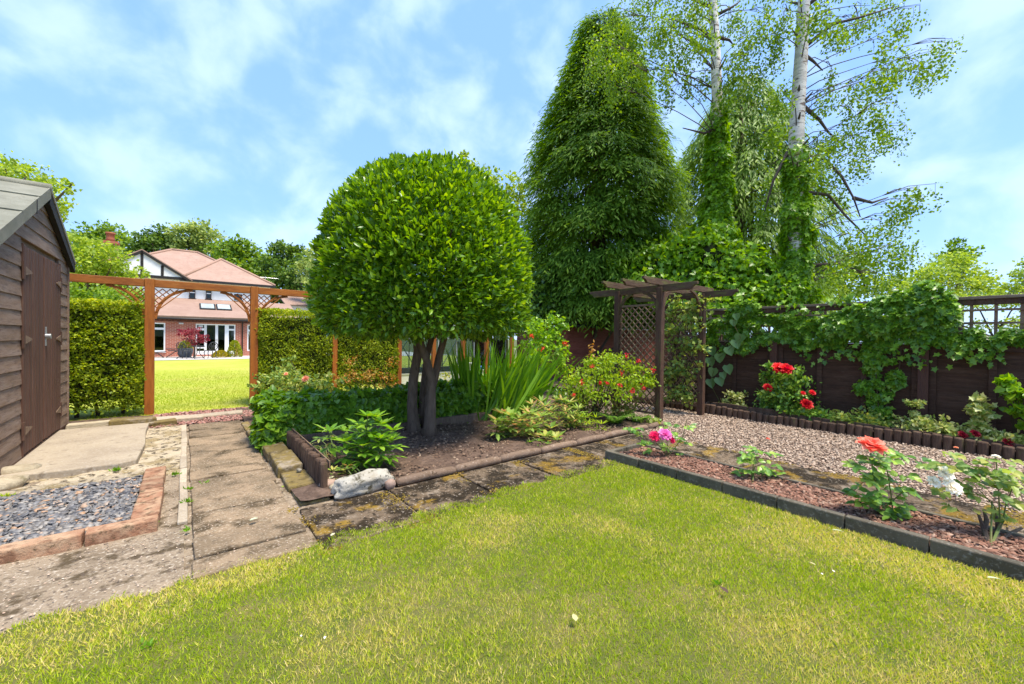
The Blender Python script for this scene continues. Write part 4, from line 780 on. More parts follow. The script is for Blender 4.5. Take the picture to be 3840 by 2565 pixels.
chair(-.02, 28.8, R(150), 'black cast iron chair left of the small terrace table'); chair(1.12, 28.9, R(205), 'black cast iron chair right of the small terrace table')
def terrace_bits():
    T = empty('iron_table', (.55, 29.1, .02), 'small round cast iron table between the two terrace chairs', 'table')
    MB().lathe([(.33, .66), (.34, .68), (.34, .69), (.32, .7)], (.55, 29.1, .02), 20).build('tabletop', 'cast_iron', T)
    for k in range(3): a = k*2.09; MB().tube([(.55+.1*math.cos(a), 28.55+.1*math.sin(a), .66), (.55+.06*math.cos(a), 28.55+.06*math.sin(a), .35), (.55+.3*math.cos(a), 28.55+.3*math.sin(a), .02)], .02, 6).build('leg', 'cast_iron', T)
    x, y = -.75, 30.6; T = empty('sun_lounger', (x, y, .02), 'dark sling reclining chair with footrest by the terrace window', 'chair')
    MB().prism([(x+.55, y-.3, .42), (x+.85, y-.3, 1.15), (x+.89, y-.3, 1.14), (x+.6, y-.3, .41)], (0, .6, 0)).build('backrest', 'sling_fabric', T)
    MB().prism([(x-.02, y-.3, .4), (x+.58, y-.3, .38), (x+.58, y-.3, .42), (x-.02, y-.3, .44)], (0, .6, 0)).build('seat', 'sling_fabric', T)
    MB().prism([(x-.75, y-.28, .3), (x-.1, y-.28, .34), (x-.1, y-.28, .37), (x-.75, y-.28, .33)], (0, .56, 0)).build('footrest', 'sling_fabric', T)
    for yy in (y-.3, y+.3):
        MB().tube([(x+.95, yy, .02), (x+.5, yy, .5), (x-.1, yy, .52)], .018, 6).build('frame', 'cast_iron', T); MB().tube([(x-.1, yy, .02), (x+.3, yy, .35), (x+.6, yy, .45)], .018, 6).build('frame', 'cast_iron', T)
        MB().tube([(x-.8, yy, .02), (x-.5, yy, .3), (x-.2, yy, .02)], .015, 6).build('footrest_leg', 'cast_iron', T)
    p = MB().lathe([(.26, 0), (.34, .25), (.36, .42), (.33, .55), (.3, .56), (.28, .5)], (.02, 30.5, .02), 20).build('planter', 'planter', None, 0, True); tag(p, 'round slate grey planter beside the reclining chair', 'planter')
terrace_bits()
# ================================================================ VEGETATION
TPL['sword'] = ([(-.28, 0, 0), (.28, 0, 0), (.5, .35, .5), (-.5, .35, .5), (.42, .7, 2.0), (-.42, .7, 2.0), (0, 1, 4.2)], [(0, 1, 2, 3), (3, 2, 4, 5), (5, 4, 6)])
def np3(v): return np.array([v[0], v[1], v[2]], float)
def shell(c, r, n, depth=.35, flat=None, zmin=None):
    """points on and inside an ellipsoid, denser near its skin, with outward normals"""
    d = rdir(n); k = 1-depth*RG.random(n)**2.0; P = np3(c)+d*np.array(r)*k[:, None]; N = unit(d/np.array(r))
    if zmin is not None: m = P[:, 2] > zmin; P, N = P[m], N[m]
    return P, N
def leaf_dirs(N, out=.6, upw=.2, rnd=.7, nup=.6):
    n = len(N); A = N*out+np.array([0, 0, upw])+RG.normal(size=(n, 3))*rnd*.6; F = N*.7+np.array([0, 0, nup])+RG.normal(size=(n, 3))*.45; return A, F
def clumps(cl, tpl, ls, mat, parent, name='crown', per=260, jit=.25, asp=.6, depth=.6, out=.5, upw=.0, rough=.35, rnd=None, zmin=None):
    """cl: (centre, (rx, ry, rz), weight): each lump is broken into small twig clusters so that gaps stay open"""
    PP, NN = [], []
    for c, r, w in cl:
        n = max(6, int(per*w)); k = max(3, n//22); d = rdir(k); cc = np3(c)+d*np.array(r)*(1-depth*RG.random((k, 1))**1.6)
        s = (r[0]*r[1]*r[2])**(1/3)*rough; idx = RG.integers(0, k, n); P = cc[idx]+RG.normal(size=(n, 3))*s*np.array([1, 1, .6]); N = unit(d[idx]+RG.normal(size=(n, 3))*.5)
        PP.append(P); NN.append(N)
    P = np.concatenate(PP); N = np.concatenate(NN)
    if zmin is not None: m = P[:, 2] > zmin; P, N = P[m], N[m]
    A, F = leaf_dirs(N, out, upw); n = len(P); L = RG.uniform(.6, 1.25, n)*ls
    return scatter_mesh(name, tpl, P, A, F, L, L*asp*RG.uniform(.8, 1.2, n), mat, parent, rnd)
def pxc(px, py, rx, ry, Z, w=1.0, dz=.8):
    p = AZ(px, py, Z); s = Z/FPX; return (p, (rx*s, rx*s*dz, ry*s), w)
# ---- clipped hedges
def hedge(label, x0, x1, y0, y1, z1, n, mat, ls=.034, cut=None, z0=.1):
    T = empty('clipped_hedge', ((x0+x1)/2, (y0+y1)/2, 0), label, 'hedge', None)
    # dark box standing for the shade deep inside the hedge, no real branches
    import bmesh
    bm = bmesh.new(); bmesh.ops.create_grid(bm, x_segments=2, y_segments=2, size=1); bm.free()
    core = MB().bb(x0+.1, x1-.1, y0+.12, y1-.1, z0+.18, z1-.12, .02); core.build('branches', 'shade_core', T)
    st = MB()
    for k in range(int((x1-x0)/.28)+1):
        x = x0+.12+k*.28+random.uniform(-.04, .04); y = (y0+y1)/2+random.uniform(-.15, .1); st.tube([(x, y, 0), (x+random.uniform(-.05, .05), y, .25), (x+random.uniform(-.12, .12), y+random.uniform(-.1, .1), .6)], [.03, .024, .015], 6)
    st.build('stems', 'bark', T)
    W_, D_, H_ = x1-x0, y1-y0, z1-z0; areas = np.array([W_*H_*1.3, W_*D_, D_*H_, D_*H_, W_*H_*.4]); f = RG.choice(5, n, p=areas/areas.sum())
    a, b_ = RG.random(n), RG.random(n); P = np.zeros((n, 3)); N = np.zeros((n, 3)); dep = RG.random(n)**2*.16
    for q in range(5):
        m = f == q
        if q == 0: P[m] = np.stack([x0+a[m]*W_, np.full(m.sum(), y0)+dep[m], z0+b_[m]*H_], 1); N[m] = (0, -1, 0)
        if q == 1: P[m] = np.stack([x0+a[m]*W_, y0+b_[m]*D_, z1-dep[m]*.6], 1); N[m] = (0, 0, 1)
        if q == 2: P[m] = np.stack([x0+dep[m], y0+a[m]*D_, z0+b_[m]*H_], 1); N[m] = (-1, 0, 0)
        if q == 3: P[m] = np.stack([x1-dep[m], y0+a[m]*D_, z0+b_[m]*H_], 1); N[m] = (1, 0, 0)
        if q == 4: P[m] = np.stack([x0+a[m]*W_, np.full(m.sum(), y1)-dep[m], z0+b_[m]*H_], 1); N[m] = (0, 1, 0)
    wob = np.array([mnoise.noise(Vector(p*2.2)) for p in P]); fine = np.array([mnoise.noise(Vector(p*9)) for p in P]); P += N*(wob*.07+fine*.05)[:, None]
    keep = ~((P[:, 2] < .22) & (RG.random(n) < .4)) & (fine > -.62+RG.random(n)*.3); P, N = P[keep], N[keep]; n = len(P)
    if cut is not None: m = cut(P); P, N = P[m], N[m]; n = len(P)
    A = N*.5+np.array([0, 0, .35])+RG.normal(size=(n, 3))*.5; F = N*.6+np.array([0, 0, .5])+RG.normal(size=(n, 3))*.5; L = RG.uniform(.6, 1.3, n)*ls
    lit_tone = np.clip(RG.random(n)*.75+np.where(N[:, 2] > .5, .28, 0)+wob[keep][:n]*.15 if cut is None else RG.random(n)*.8, 0, 1)  # paler on top and on bulges: sunlight put into the leaf colour
    scatter_mesh('foliage', 'diamond', P, A, F, L*1.1, L*.75, mat, T, lit_tone)
hedge('clipped green hedge between the shed and the orange gatepost', -2.3, -.56, 9.02, 9.85, 1.84, 34000, 'yew', .042)
hedge('clipped hedge panel right of the gateway, with rose growth at its foot', 1.09, 2.42, 9.06, 9.85, 1.85, 30000, 'yew', .034)
hedge('clipped hedge panel behind the tree, tinged with orange shoots', 2.54, 3.9, 9.06, 9.85, 1.85, 27000, 'yew', .034)
# ---- the clipped bay tree
def bay_tree():
    C = (2.57, 5.065); T = empty('clipped_bay_tree', (C[0], C[1], .05), 'large domed bay tree on several bare trunks in the soil bed', 'tree')
    zp = np.array([1.38, 1.42, 1.54, 1.9, 2.3, 2.72, 3.02, 3.26, 3.44, 3.56, 3.62]); rp = np.array([.6, 1.2, 1.33, 1.38, 1.36, 1.25, 1.13, .98, .78, .5, .02])
    seg = np.hypot(np.diff(zp), np.diff(rp))*(rp[:-1]+rp[1:]); seg[0] *= .6; cdf = np.cumsum(seg)/seg.sum()
    def samp(n, deep):
        t = RG.random(n); i = np.searchsorted(cdf, t); f = RG.random(n); z = zp[i]+(zp[i+1]-zp[i])*f; r = rp[i]+(rp[i+1]-rp[i])*f
        a = RG.uniform(0, 6.283, n); dz = rp[i+1]-rp[i]; dr = zp[i+1]-zp[i]; l = np.hypot(dz, dr); N = np.stack([np.cos(a)*dr/l, np.sin(a)*dr/l, -dz/l], 1)
        P = np.stack([C[0]+r*np.cos(a), C[1]+r*np.sin(a), z], 1); w = np.array([mnoise.noise(Vector(p*2.4)) for p in P]); w2 = np.array([mnoise.noise(Vector(p*6.5)) for p in P])
        P -= N*((RG.random(n)**2.2)*deep-.06*w-.085*w2+.0)[:, None]; return P, N, w2
    P, N, w = samp(66000, .95); k = w > -.4-RG.random(len(w))*.5; P, N = P[k], N[k]; n = len(P)
    A = N*.75+np.array([0, 0, .3])+RG.normal(size=(n, 3))*.42; F = N*.35+np.array([0, 0, .75])+RG.normal(size=(n, 3))*.4; L = RG.uniform(.05, .098, n)
    r_ = RG.random(n)**1.3*.9; o = scatter_mesh('crown', 'lance', P, A, F, L, L*.46, 'bay', T, r_); o['kind'] = 'stuff'
    P, N, w = samp(900, .02); P += N*.02; d = P-np.array([0, 0, CAMH]); face = -(unit(d)*N).sum(1); idx = np.argsort(-face-RG.random(len(face))*.9)[:300]
    for i in idx:
        p = P[i]; a = N[i]*.75+np.array([0, 0, .35])+RG.normal(size=3)*.35; f = N[i]*.35+np.array([0, 0, .8])+RG.normal(size=3)*.3; l = RG.uniform(.08, .115)
        leaf_obj('leaf', T, 'lance', 'bay', RG.random()**.9, p, a, f, l, l*.42)
    # trunks
    Zt = 5.6
    def tr(pts, rr, name='trunk', dz=0):
        P_ = [AZ(a, b_, Zt+dz) for a, b_ in pts]; P_[0].z = min(P_[0].z, .03); MB().tube(P_, rr, 12).build(name, 'bay_bark', T, 0, True)
    tr([(1555, 1655), (1552, 1600), (1545, 1520), (1550, 1420), (1568, 1320), (1562, 1220), (1500, 1080)], [.12, .085, .068, .064, .062, .055, .04], dz=-.05)
    tr([(1612, 1645), (1612, 1590), (1618, 1500), (1618, 1420), (1600, 1350), (1578, 1290), (1560, 1220), (1570, 1050)], [.11, .078, .058, .053, .05, .047, .043, .03], dz=-.25)
    tr([(1600, 1600), (1606, 1500), (1630, 1420), (1646, 1340), (1668, 1260), (1720, 1120)], [.08, .06, .054, .05, .046, .03], dz=.12)
    tr([(1580, 1620), (1582, 1540), (1590, 1440), (1602, 1330), (1626, 1240), (1640, 1100)], [.08, .06, .05, .045, .04, .03], dz=.3)
    for k in range(16):
        a = k*.39+random.uniform(-.2, .2); r1 = random.uniform(.7, 1.25); z0 = random.uniform(1.35, 1.7)
        MB().tube([(C[0]+.12*math.cos(a), C[1]+.12*math.sin(a), z0), (C[0]+r1*.5*math.cos(a), C[1]+r1*.5*math.sin(a), z0+.25), (C[0]+r1*math.cos(a), C[1]+r1*math.sin(a), z0+random.uniform(.2, 1.3))], [.04, .026, .01], 6).build('branch', 'bay_bark', T)
bay_tree()
# ---- low ivy hedge along the bed
def ivy_hedge():
    T = empty('low_ivy_hedge', (2.2, 5.8, 0), 'low dense ivy hedge running behind the clipped tree to the path', 'hedge')
    x0, x1, y0, y1, z1 = .72, 4.7, 5.42, 6.2, .54; n = 12500
    t = RG.random(n); s = RG.random(n); side = RG.choice(4, n, p=[.42, .36, .12, .1]); P = np.zeros((n, 3)); N = np.zeros((n, 3))
    m = side == 0; P[m] = np.stack([x0+t[m]*(x1-x0), np.full(m.sum(), y0), .04+s[m]*(z1-.06)], 1); N[m] = (0, -1, .15)
    m = side == 1; P[m] = np.stack([x0+t[m]*(x1-x0), y0+s[m]*(y1-y0), np.full(m.sum(), z1)], 1); N[m] = (0, 0, 1)
    m = side == 2; P[m] = np.stack([np.full(m.sum(), x0), y0+t[m]*(y1-y0), .06+s[m]*(z1-.06)], 1); N[m] = (-1, 0, .15)
    m = side == 3; P[m] = np.stack([x0+t[m]*(x1-x0), np.full(m.sum(), y1), .05+s[m]*(z1-.05)], 1); N[m] = (0, 1, .1)
    w = np.array([mnoise.noise(Vector(p*2.6)) for p in P]); w2 = np.array([mnoise.noise(Vector(p*8)) for p in P])
    P += unit(N)*(.08*w+.05*w2-.1*RG.random(n)**2)[:, None]; top = P[:, 2] > z1-.1; P[:, 1] = np.where(top & (P[:, 1] < y0+.1), P[:, 1]+.06, P[:, 1]); P[:, 2] = np.maximum(P[:, 2], .03)
    P[:, 2] *= 1+.05*np.sin(P[:, 0]*2.1)+.05*np.clip(P[:, 0]-1, 0, 2)
    k = w2 > -.42-RG.random(n)*.3; P, N = P[k], N[k]; n = len(P); A = np.array([0, 0, -.55])+N*.45+RG.normal(size=(n, 3))*.4; F = N*.9+np.array([0, 0, .45])+RG.normal(size=(n, 3))*.3; L = RG.uniform(.05, .1, n)
    scatter_mesh('foliage', 'heart', P, A, F, L, L*.85, 'ivy_mid', T, np.clip(RG.random(n)*.85+(P[:, 0] < 1.3)*.1, 0, 1))  # path end made paler, its sunlight put into the leaf colour
    MB().bb(x0+.12, x1-.1, y0+.13, y1-.1, .0, z1-.14, .02).build('stems', 'shade_core', T)  # plain dark box under the leaves, inner shade put in as colour
    MB().bb(1.0, 4.6, 5.36, 5.5, 0, .16, .01).build('bed_wall', 'bay_bark', T, .01)
ivy_hedge()
# ---- leafy border plants
def whorls(name, label, cat, base, tips, ll, mat, wid=.34, nl=8, group=None, under=0, stem='green_stem', spread=.9, upl=.45, tpl='lance'):
    base = Vector(base); T = empty(name, base, label, cat, group); P, A, F = [], [], []; sm = MB()
    for tp in tips:
        tp = Vector(tp); mid = base.lerp(tp, .5)+Vector((0, 0, .06)); b0 = base+Vector((random.uniform(-.06, .06), random.uniform(-.06, .06), 0)); sm.tube([b0, mid, tp], [.007, .006, .004], 5)
        for lev in (0, .07, .15):
            c = tp-Vector((0, 0, lev)); a0 = random.uniform(0, 6.28)
            for k in range(nl):
                a = a0+k*6.283/nl+random.uniform(-.25, .25); e = upl-lev*4.5+random.uniform(-.2, .2); d = Vector((math.cos(a)*spread, math.sin(a)*spread, e)).normalized(); P.append(c+d*.015); A.append(d); F.append(Vector((-d.x*.3, -d.y*.3, 1)))
    sm.build('stems', stem, T); n = len(P); L = RG.uniform(.7, 1.15, n)*ll
    scatter_mesh('foliage', tpl, [np3(p) for p in P], [np3(a) for a in A], [np3(f) for f in F], L, L*wid, mat, T); return T
def tips_px(lst, Z, jit=.05): return [AZ(px+random.uniform(-8, 8), py+random.uniform(-8, 8), Z+random.uniform(-jit, jit)) for px, py in lst]
whorls('peony_plant', 'bright green peony plant beside the log roll', 'plant', (1.42, 4.15, .04), tips_px([(1385, 1565), (1430, 1590), (1350, 1600), (1300, 1620), (1470, 1620), (1400, 1640), (1360, 1680), (1415, 1690), (1440, 1670), (1330, 1650), (1290, 1660), (1380, 1725), (1340, 1700), (1240, 1625), (1460, 1650), (1410, 1570), (1360, 1630), (1320, 1680), (1390, 1700), (1430, 1640)], 4.1, .2), .15, 'peony', .34, 8)
whorls('low_seedling', 'pale yellow green leaves low beside the white rock', 'plant', (1.28, 3.85, .04), tips_px([(1285, 1765), (1250, 1775), (1310, 1740)], 3.85, .06), .085, 'peony_pale', .34, 7)
whorls('hellebore_plant', 'sprawling stems with sparse drooping leaves beside the peony', 'plant', (1.2, 4.45, .04), tips_px([(1200, 1640), (1185, 1690), (1230, 1600), (1170, 1670), (1215, 1700)], 4.35, .1), .1, 'peony_pale', .36, 6, upl=-.1)
whorls('peony_plant', 'pale leafed peony at the right of the bare soil, nearest the curb', 'plant', (3.35, 4.45, .04), tips_px([(1860, 1570), (1900, 1590), (1940, 1600), (1880, 1620), (1930, 1640), (1990, 1610), (2040, 1630), (1970, 1650), (2010, 1590), (1960, 1560), (1910, 1555), (2070, 1600), (1930, 1670), (1880, 1545), (1990, 1560), (2050, 1660), (2030, 1570), (1870, 1600), (2000, 1640), (1950, 1590), (2080, 1640)], 5.4, .22), .155, 'peony_pale', .36, 8)
whorls('pieris_shrub', 'low shrub with red and bronze shoots below the sword leaves', 'shrub', (3.95, 4.6, .04), tips_px([(2040, 1520), (2080, 1510), (2000, 1520), (2120, 1540), (2060, 1550), (2100, 1580), (2150, 1560), (1980, 1540), (2140, 1510), (2030, 1500), (2110, 1500), (2170, 1530), (2070, 1530), (2130, 1570), (2180, 1580), (2010, 1550)], 5.9, .2), .14, 'peony_pale', .22, 9)
whorls('spurge_plant', 'low yellow green spiky plant beside the bronze shrub', 'plant', (4.5, 4.35, .04), tips_px([(2180, 1570), (2210, 1590), (2150, 1600), (2240, 1610), (2190, 1620), (2230, 1570), (2260, 1590), (2200, 1560), (2160, 1580), (2280, 1620)], 6.1, .15), .13, 'fuchsia', .16, 10)
whorls('small_weed_plant', 'small low green plant by the curb below the pale peony', 'plant', (3.35, 3.85, .04), tips_px([(2020, 1655), (2060, 1665), (1990, 1665), (2090, 1650)], 5.0, .05), .055, 'peony', .45, 6)
def fern(name, label, base, n, l, mat='fern'):
    base = Vector(base); T = empty(name, base, label, 'fern'); P, A, F = [], [], []
    for k in range(n):
        a = k*6.283/n+random.uniform(-.2, .2); 
        for q in range(14):
            t = q/14; c = base+Vector((math.cos(a)*l*t, math.sin(a)*l*t, .32*math.sin(t*2.3)*l+.02))
            for s in (-1, 1): d = Vector((-math.sin(a)*s+.4*math.cos(a), math.cos(a)*s+.4*math.sin(a), 0)); P.append(np3(c)); A.append(np3(d)); F.append((0, 0, 1))
    L = np.array([l*.3*(1-.8*((i//2) % 14)/14) for i in range(len(P))]); scatter_mesh('fronds', 'diamond', P, A, F, L, L*.4, mat, T)
fern('fern', 'small fern at the foot of the arbour', (5.25, 3.95, .05), 9, .42); fern('fern', 'low fern between the curb and the arbour post', (5.6, 3.78, .05), 7, .3)
# ---- sword leaved crocosmia with orange flowers
def crocosmia():
    b = Vector((4.1, 5.35, .05)); T = empty('crocosmia_clump', b, 'tall clump of sword shaped leaves with orange red flowers', 'plant')
    for k in range(230):
        t = random.random(); p = b+Vector((random.gauss(0, .24), random.gauss(0, .2), 0)); lean = random.gauss(.3, .3)
        if k < 45: p = b+Vector((-.5+random.gauss(0, .07), .25+random.gauss(0, .07), 0)); lean = random.gauss(-.05, .12)
        d = r0*lean+fh*random.gauss(0, .16)+Vector((0, 0, 1)); l = random.uniform(.85, 1.42); f = r0*random.gauss(0, .7)-fh*1.0+Vector((0, 0, -.2))
        leaf_obj('leaf', T, 'sword', 'crocosmia', random.random(), p, d, f, l, random.uniform(.03, .05))
    for px, py in ((1992, 1262), (2118, 1290), (2030, 1312), (1915, 1382)):
        tp = AZ(px, py, 7.0); MB().tube([b+Vector((random.uniform(-.1, .1), 0, 0)), b.lerp(tp, .6)+Vector((0, 0, .12)), tp], [.005, .004, .003], 5).build('flower_stem', 'green_stem', T)
        n = 26; P = np3(tp)+RG.normal(size=(n, 3))*np.array([.024, .024, .012]); scatter_mesh('flower', 'diamond', P, rdir(n)+np.array([.3, 0, .3]), rdir(n), RG.uniform(.035, .06, n), .018, 'petal_orange_red', T)
crocosmia()
# ---- fuchsia bush with small red flowers
def fuchsia():
    T = empty('fuchsia_bush', (5.2, 4.45, .03), 'yellow green bush with red flowers in front of the arbour', 'shrub')
    cl = [pxc(2200, 1420, 85, 55, 6.6, 1.3), pxc(2300, 1390, 90, 55, 6.6, 1.3), pxc(2390, 1410, 65, 45, 6.6, 1), pxc(2160, 1470, 55, 50, 6.6, .8), pxc(2250, 1360, 60, 35, 6.6, .7), pxc(2420, 1440, 45, 35, 6.6, .6), pxc(2280, 1460, 90, 40, 6.5, .9)]
    clumps(cl, 'lance', .055, 'fuchsia', T, 'foliage', 560, asp=.5, depth=.35, rough=.28)
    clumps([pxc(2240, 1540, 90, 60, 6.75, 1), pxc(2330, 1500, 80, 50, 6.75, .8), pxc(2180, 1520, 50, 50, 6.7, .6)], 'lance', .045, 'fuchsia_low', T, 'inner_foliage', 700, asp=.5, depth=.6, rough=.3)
    sm = MB()
    for k in range(26): a = random.uniform(0, 6.28); r_ = random.uniform(.2, .75); sm.tube([(5.2+.08*math.cos(a), 4.45+.08*math.sin(a), .03), (5.2+r_*.6*math.cos(a), 4.45+r_*.5*math.sin(a), .45), (5.2+r_*math.cos(a), 4.45+r_*.8*math.sin(a), .95)], [.011, .008, .004], 5)
    sm.build('stems', 'twig', T)
    for px, py in ((2220, 1370), (2330, 1395), (2325, 1440), (2250, 1430), (2370, 1465), (2450, 1385), (2275, 1435), (2180, 1430), (2415, 1450), (2395, 1350), (2150, 1480), (2350, 1330)):
        p = AZ(px, py, 6.1); n = 16; scatter_mesh('flower', 'diamond', np3(p)+RG.normal(size=(n, 3))*.016, RG.normal(size=(n, 3))*.6+np.array([0, 0, -1]), rdir(n), RG.uniform(.025, .045, n), .02, 'petal_red', T)
    p = AZ(2225, 1310, 6.5); n = 30; scatter_mesh('bronze_shoot', 'lance', np3(p)+RG.normal(size=(n, 3))*np.array([.04, .04, .07]), rdir(n)+np.array([0, 0, .5]), rdir(n), .06, .03, 'orange_shoot', T)
fuchsia()
# ---- roses
def bloom(T, p, r_, mat, look=None):
    """layered petals cupped round the middle of the flower"""
    look = Vector(look or (0, 0, 1)).normalized(); x = look.orthogonal().normalized(); y = look.cross(x); P, A, F, L = [], [], [], []
    for ring, (n, tilt, k) in enumerate(((5, 1.25, .55), (7, .95, .7), (9, .6, .85), (10, .25, 1.0), (10, -.1, 1.0))):
        for i in range(n):
            a = i*6.283/n+ring*.5+random.uniform(-.2, .2); d = x*math.cos(a)+y*math.sin(a); t = tilt+random.uniform(-.15, .15); P.append(np3(Vector(p)+d*r_*.1*ring*.6)); A.append(np3(d*math.cos(t)+look*math.sin(t))); F.append(np3(look*math.cos(t)-d*math.sin(t))); L.append(r_*k)
    L = np.array(L); return scatter_mesh('flower', 'heart', P, A, F, L, L*.95, mat, T)
def rose(label, base, stems, leaves, blooms, ll=.055, mat='rose_leaf', stemmat='green_stem', rad=.006, trunk=None):
    base = Vector(base); T = empty('rose_bush', base, label, 'rose')
    for s in stems: MB().tube([base]+[Vector(q) for q in s], [rad*1.1]+[rad*.75*(1-.5*i/len(s)) for i in range(len(s))], 6).build('stem', stemmat, T)
    if trunk:
        for s in trunk: MB().tube([Vector(q) for q in s], [.017, .013, .007][:len(s)], 7).build('old_stem', 'bark', T)
    for c in [x for c in leaves for x in (Vector(c), Vector(c)+Vector((random.uniform(-.06, .06), random.uniform(-.06, .06), random.uniform(-.05, .03))))]:   # five leaflets on each leaf stalk
        a = random.uniform(0, 6.28); d = Vector((math.cos(a), math.sin(a), random.uniform(-.1, .35)))
        for k, off in enumerate((0, .9, -.9, 1.2, -1.2)):
            dd = d.copy(); dd.rotate(Matrix.Rotation(off, 3, 'Z')); q = c+d*ll*(1.2 if k == 0 else (.9 if k < 3 else .3)); leaf_obj('leaf', T, 'lance', mat, random.random(), q, dd+Vector((0, 0, random.uniform(-.7, .2))), Vector((random.uniform(-.5, .5), random.uniform(-.5, .5), 1))-fh*random.uniform(.2, 1.1), ll*random.uniform(.8, 1.4), ll*.8)
    for p, r_, m, lk in blooms: bloom(T, p, r_, m, lk)
    return T
tc = -fh*.6+Vector((0, 0, .6))
Z = 4.6; q = lambda px, py, z=0: AZ(px, py, Z+z)
rose('rose bush with crimson and pink blooms at the tip of the bark bed', G(2500, 1718, .04), [[q(2490, 1680), q(2475, 1640)], [q(2530, 1680), q(2560, 1640), q(2575, 1575)], [q(2490, 1690), q(2440, 1640), q(2400, 1605)], [q(2505, 1690), q(2500, 1645)]],
     [q(2440, 1690), q(2460, 1720), q(2530, 1700), q(2420, 1670), q(2385, 1610), q(2400, 1620), q(2430, 1655), q(2510, 1600), q(2545, 1640), q(2570, 1600), q(2590, 1600), q(2480, 1670), q(2500, 1680), q(2570, 1660), q(2360, 1605), q(2530, 1620)],
     [(q(2455, 1636, -.1), .058, 'petal_crimson', tc), (q(2494, 1628, -.12), .066, 'petal_pink', tc), (q(2518, 1648, -.08), .045, 'petal_crimson', tc+Vector((.5, -.3, 0))), (q(2484, 1608), .02, 'petal_crimson', (0, 0, 1))], .05)
Z = 3.87
rose('small flowerless rose bush on the bark between pink and coral roses', G(2822, 1815, .04), [[q(2822, 1770), q(2826, 1730), q(2840, 1700)], [q(2820, 1780), q(2800, 1760)], [q(2830, 1750), q(2875, 1735)]],
     [q(2790, 1712), q(2840, 1695), q(2860, 1692), q(2810, 1725), q(2830, 1730), q(2880, 1740), q(2850, 1760), q(2800, 1762), q(2870, 1770), q(2785, 1785), q(2820, 1705)], [(q(2880, 1645), .016, 'petal_coral', (0, 0, 1))], .055, trunk=[(G(2822, 1818, .03), q(2822, 1790), q(2828, 1765))])
Z = 3.05
rose('tall rose with one large coral bloom above the bark bed', G(3350, 1955, .04), [[q(3300, 1880), q(3275, 1780), q(3265, 1690)], [q(3345, 1880), q(3330, 1780), q(3315, 1720), q(3312, 1680)], [q(3320, 1900), q(3380, 1850), q(3390, 1830)], [q(3310, 1920), q(3250, 1860)]],
     [q(3240, 1710), q(3250, 1735), q(3290, 1745), q(3240, 1780), q(3260, 1790), q(3320, 1790), q(3370, 1780), q(3300, 1810), q(3260, 1840), q(3220, 1850), q(3195, 1850), q(3240, 1870), q(3370, 1830), q(3390, 1840), q(3350, 1870), q(3340, 1910), q(3370, 1920), q(3310, 1905), q(3330, 1700), q(3400, 1710), q(3380, 1715), q(3340, 1930), q(3350, 1890), q(3190, 1740), q(3290, 1880)],
     [(q(3270, 1668, -.05), .082, 'petal_coral', tc*.4+Vector((0, 0, .5)))], .06)
Z = 2.78
rose('white flowered rose with dark gnarled stem at the right edge of the bark bed', G(3715, 2050, .04), [[q(3745, 1990), q(3730, 1900), q(3670, 1835)], [q(3750, 1960), q(3745, 1850), q(3735, 1720)], [q(3760, 1960), q(3770, 1900), q(3800, 1820)], [q(3720, 1880), q(3600, 1820), q(3555, 1815)]],
     [q(3600, 1840), q(3580, 1850), q(3640, 1780), q(3670, 1760), q(3560, 1750), q(3600, 1760), q(3660, 1740), q(3720, 1770), q(3700, 1745), q(3680, 1820), q(3715, 1815), q(3780, 1800), q(3780, 1870), q(3800, 1890), q(3820, 1840), q(3760, 1730), q(3740, 1760), q(3830, 1790), q(3790, 1940), q(3640, 1910), q(3545, 1700), q(3620, 1800), q(3655, 1845), q(3690, 1790), q(3810, 1830), q(3770, 1950)],
     [(q(3545, 1772), .05, 'petal_white', tc), (q(3572, 1826, -.03), .05, 'petal_white', tc), (q(3503, 1806, .02), .04, 'petal_white', tc), (q(3735, 1712), .022, 'petal_white', (0, 0, 1)), (q(3585, 1678), .012, 'petal_peach', (0, 0, 1))], .055, 'rose_leaf_pale', trunk=[(G(3715, 2060, .02), q(3690, 1985), q(3668, 1925)), (G(3722, 2060, .02), q(3742, 1990), q(3738, 1935)), (G(3725, 2058, .02), q(3790, 2000), q(3832, 1980)), (q(3690, 1985), q(3700, 1950), q(3690, 1915))])
def bush(name, label, cat, cl, tpl, ls, mat, per, base, asp=.6, blooms=(), depth=.5, rough=.3, group=None, stems=8, zmin=.05):
    T = empty(name, base, label, cat, group); clumps(cl, tpl, ls, mat, T, 'foliage', per, asp=asp, depth=depth, rough=rough, zmin=zmin); b = Vector(base); sm = MB()
    for k in range(stems):
        c, r_, w = random.choice(cl); e = Vector(c)+Vector((random.uniform(-1, 1)*r_[0], random.uniform(-1, 1)*r_[1], random.uniform(-.5, .5)*r_[2]))*.6; sm.tube([b, b.lerp(e, .5)+Vector((0, 0, .03)), e], [.008, .006, .003], 5)
    sm.build('stems', 'twig', T)
    for p, r_, m, lk in blooms: bloom(T, p, r_, m, lk)
    return T
def pxu(px, py, rx, ry, U, w=1.0): p = AU(px, py, U); s = (p-O).dot(fh)/FPX; return (p, (rx*s*.7, rx*s, ry*s), w)
UF = 7.87
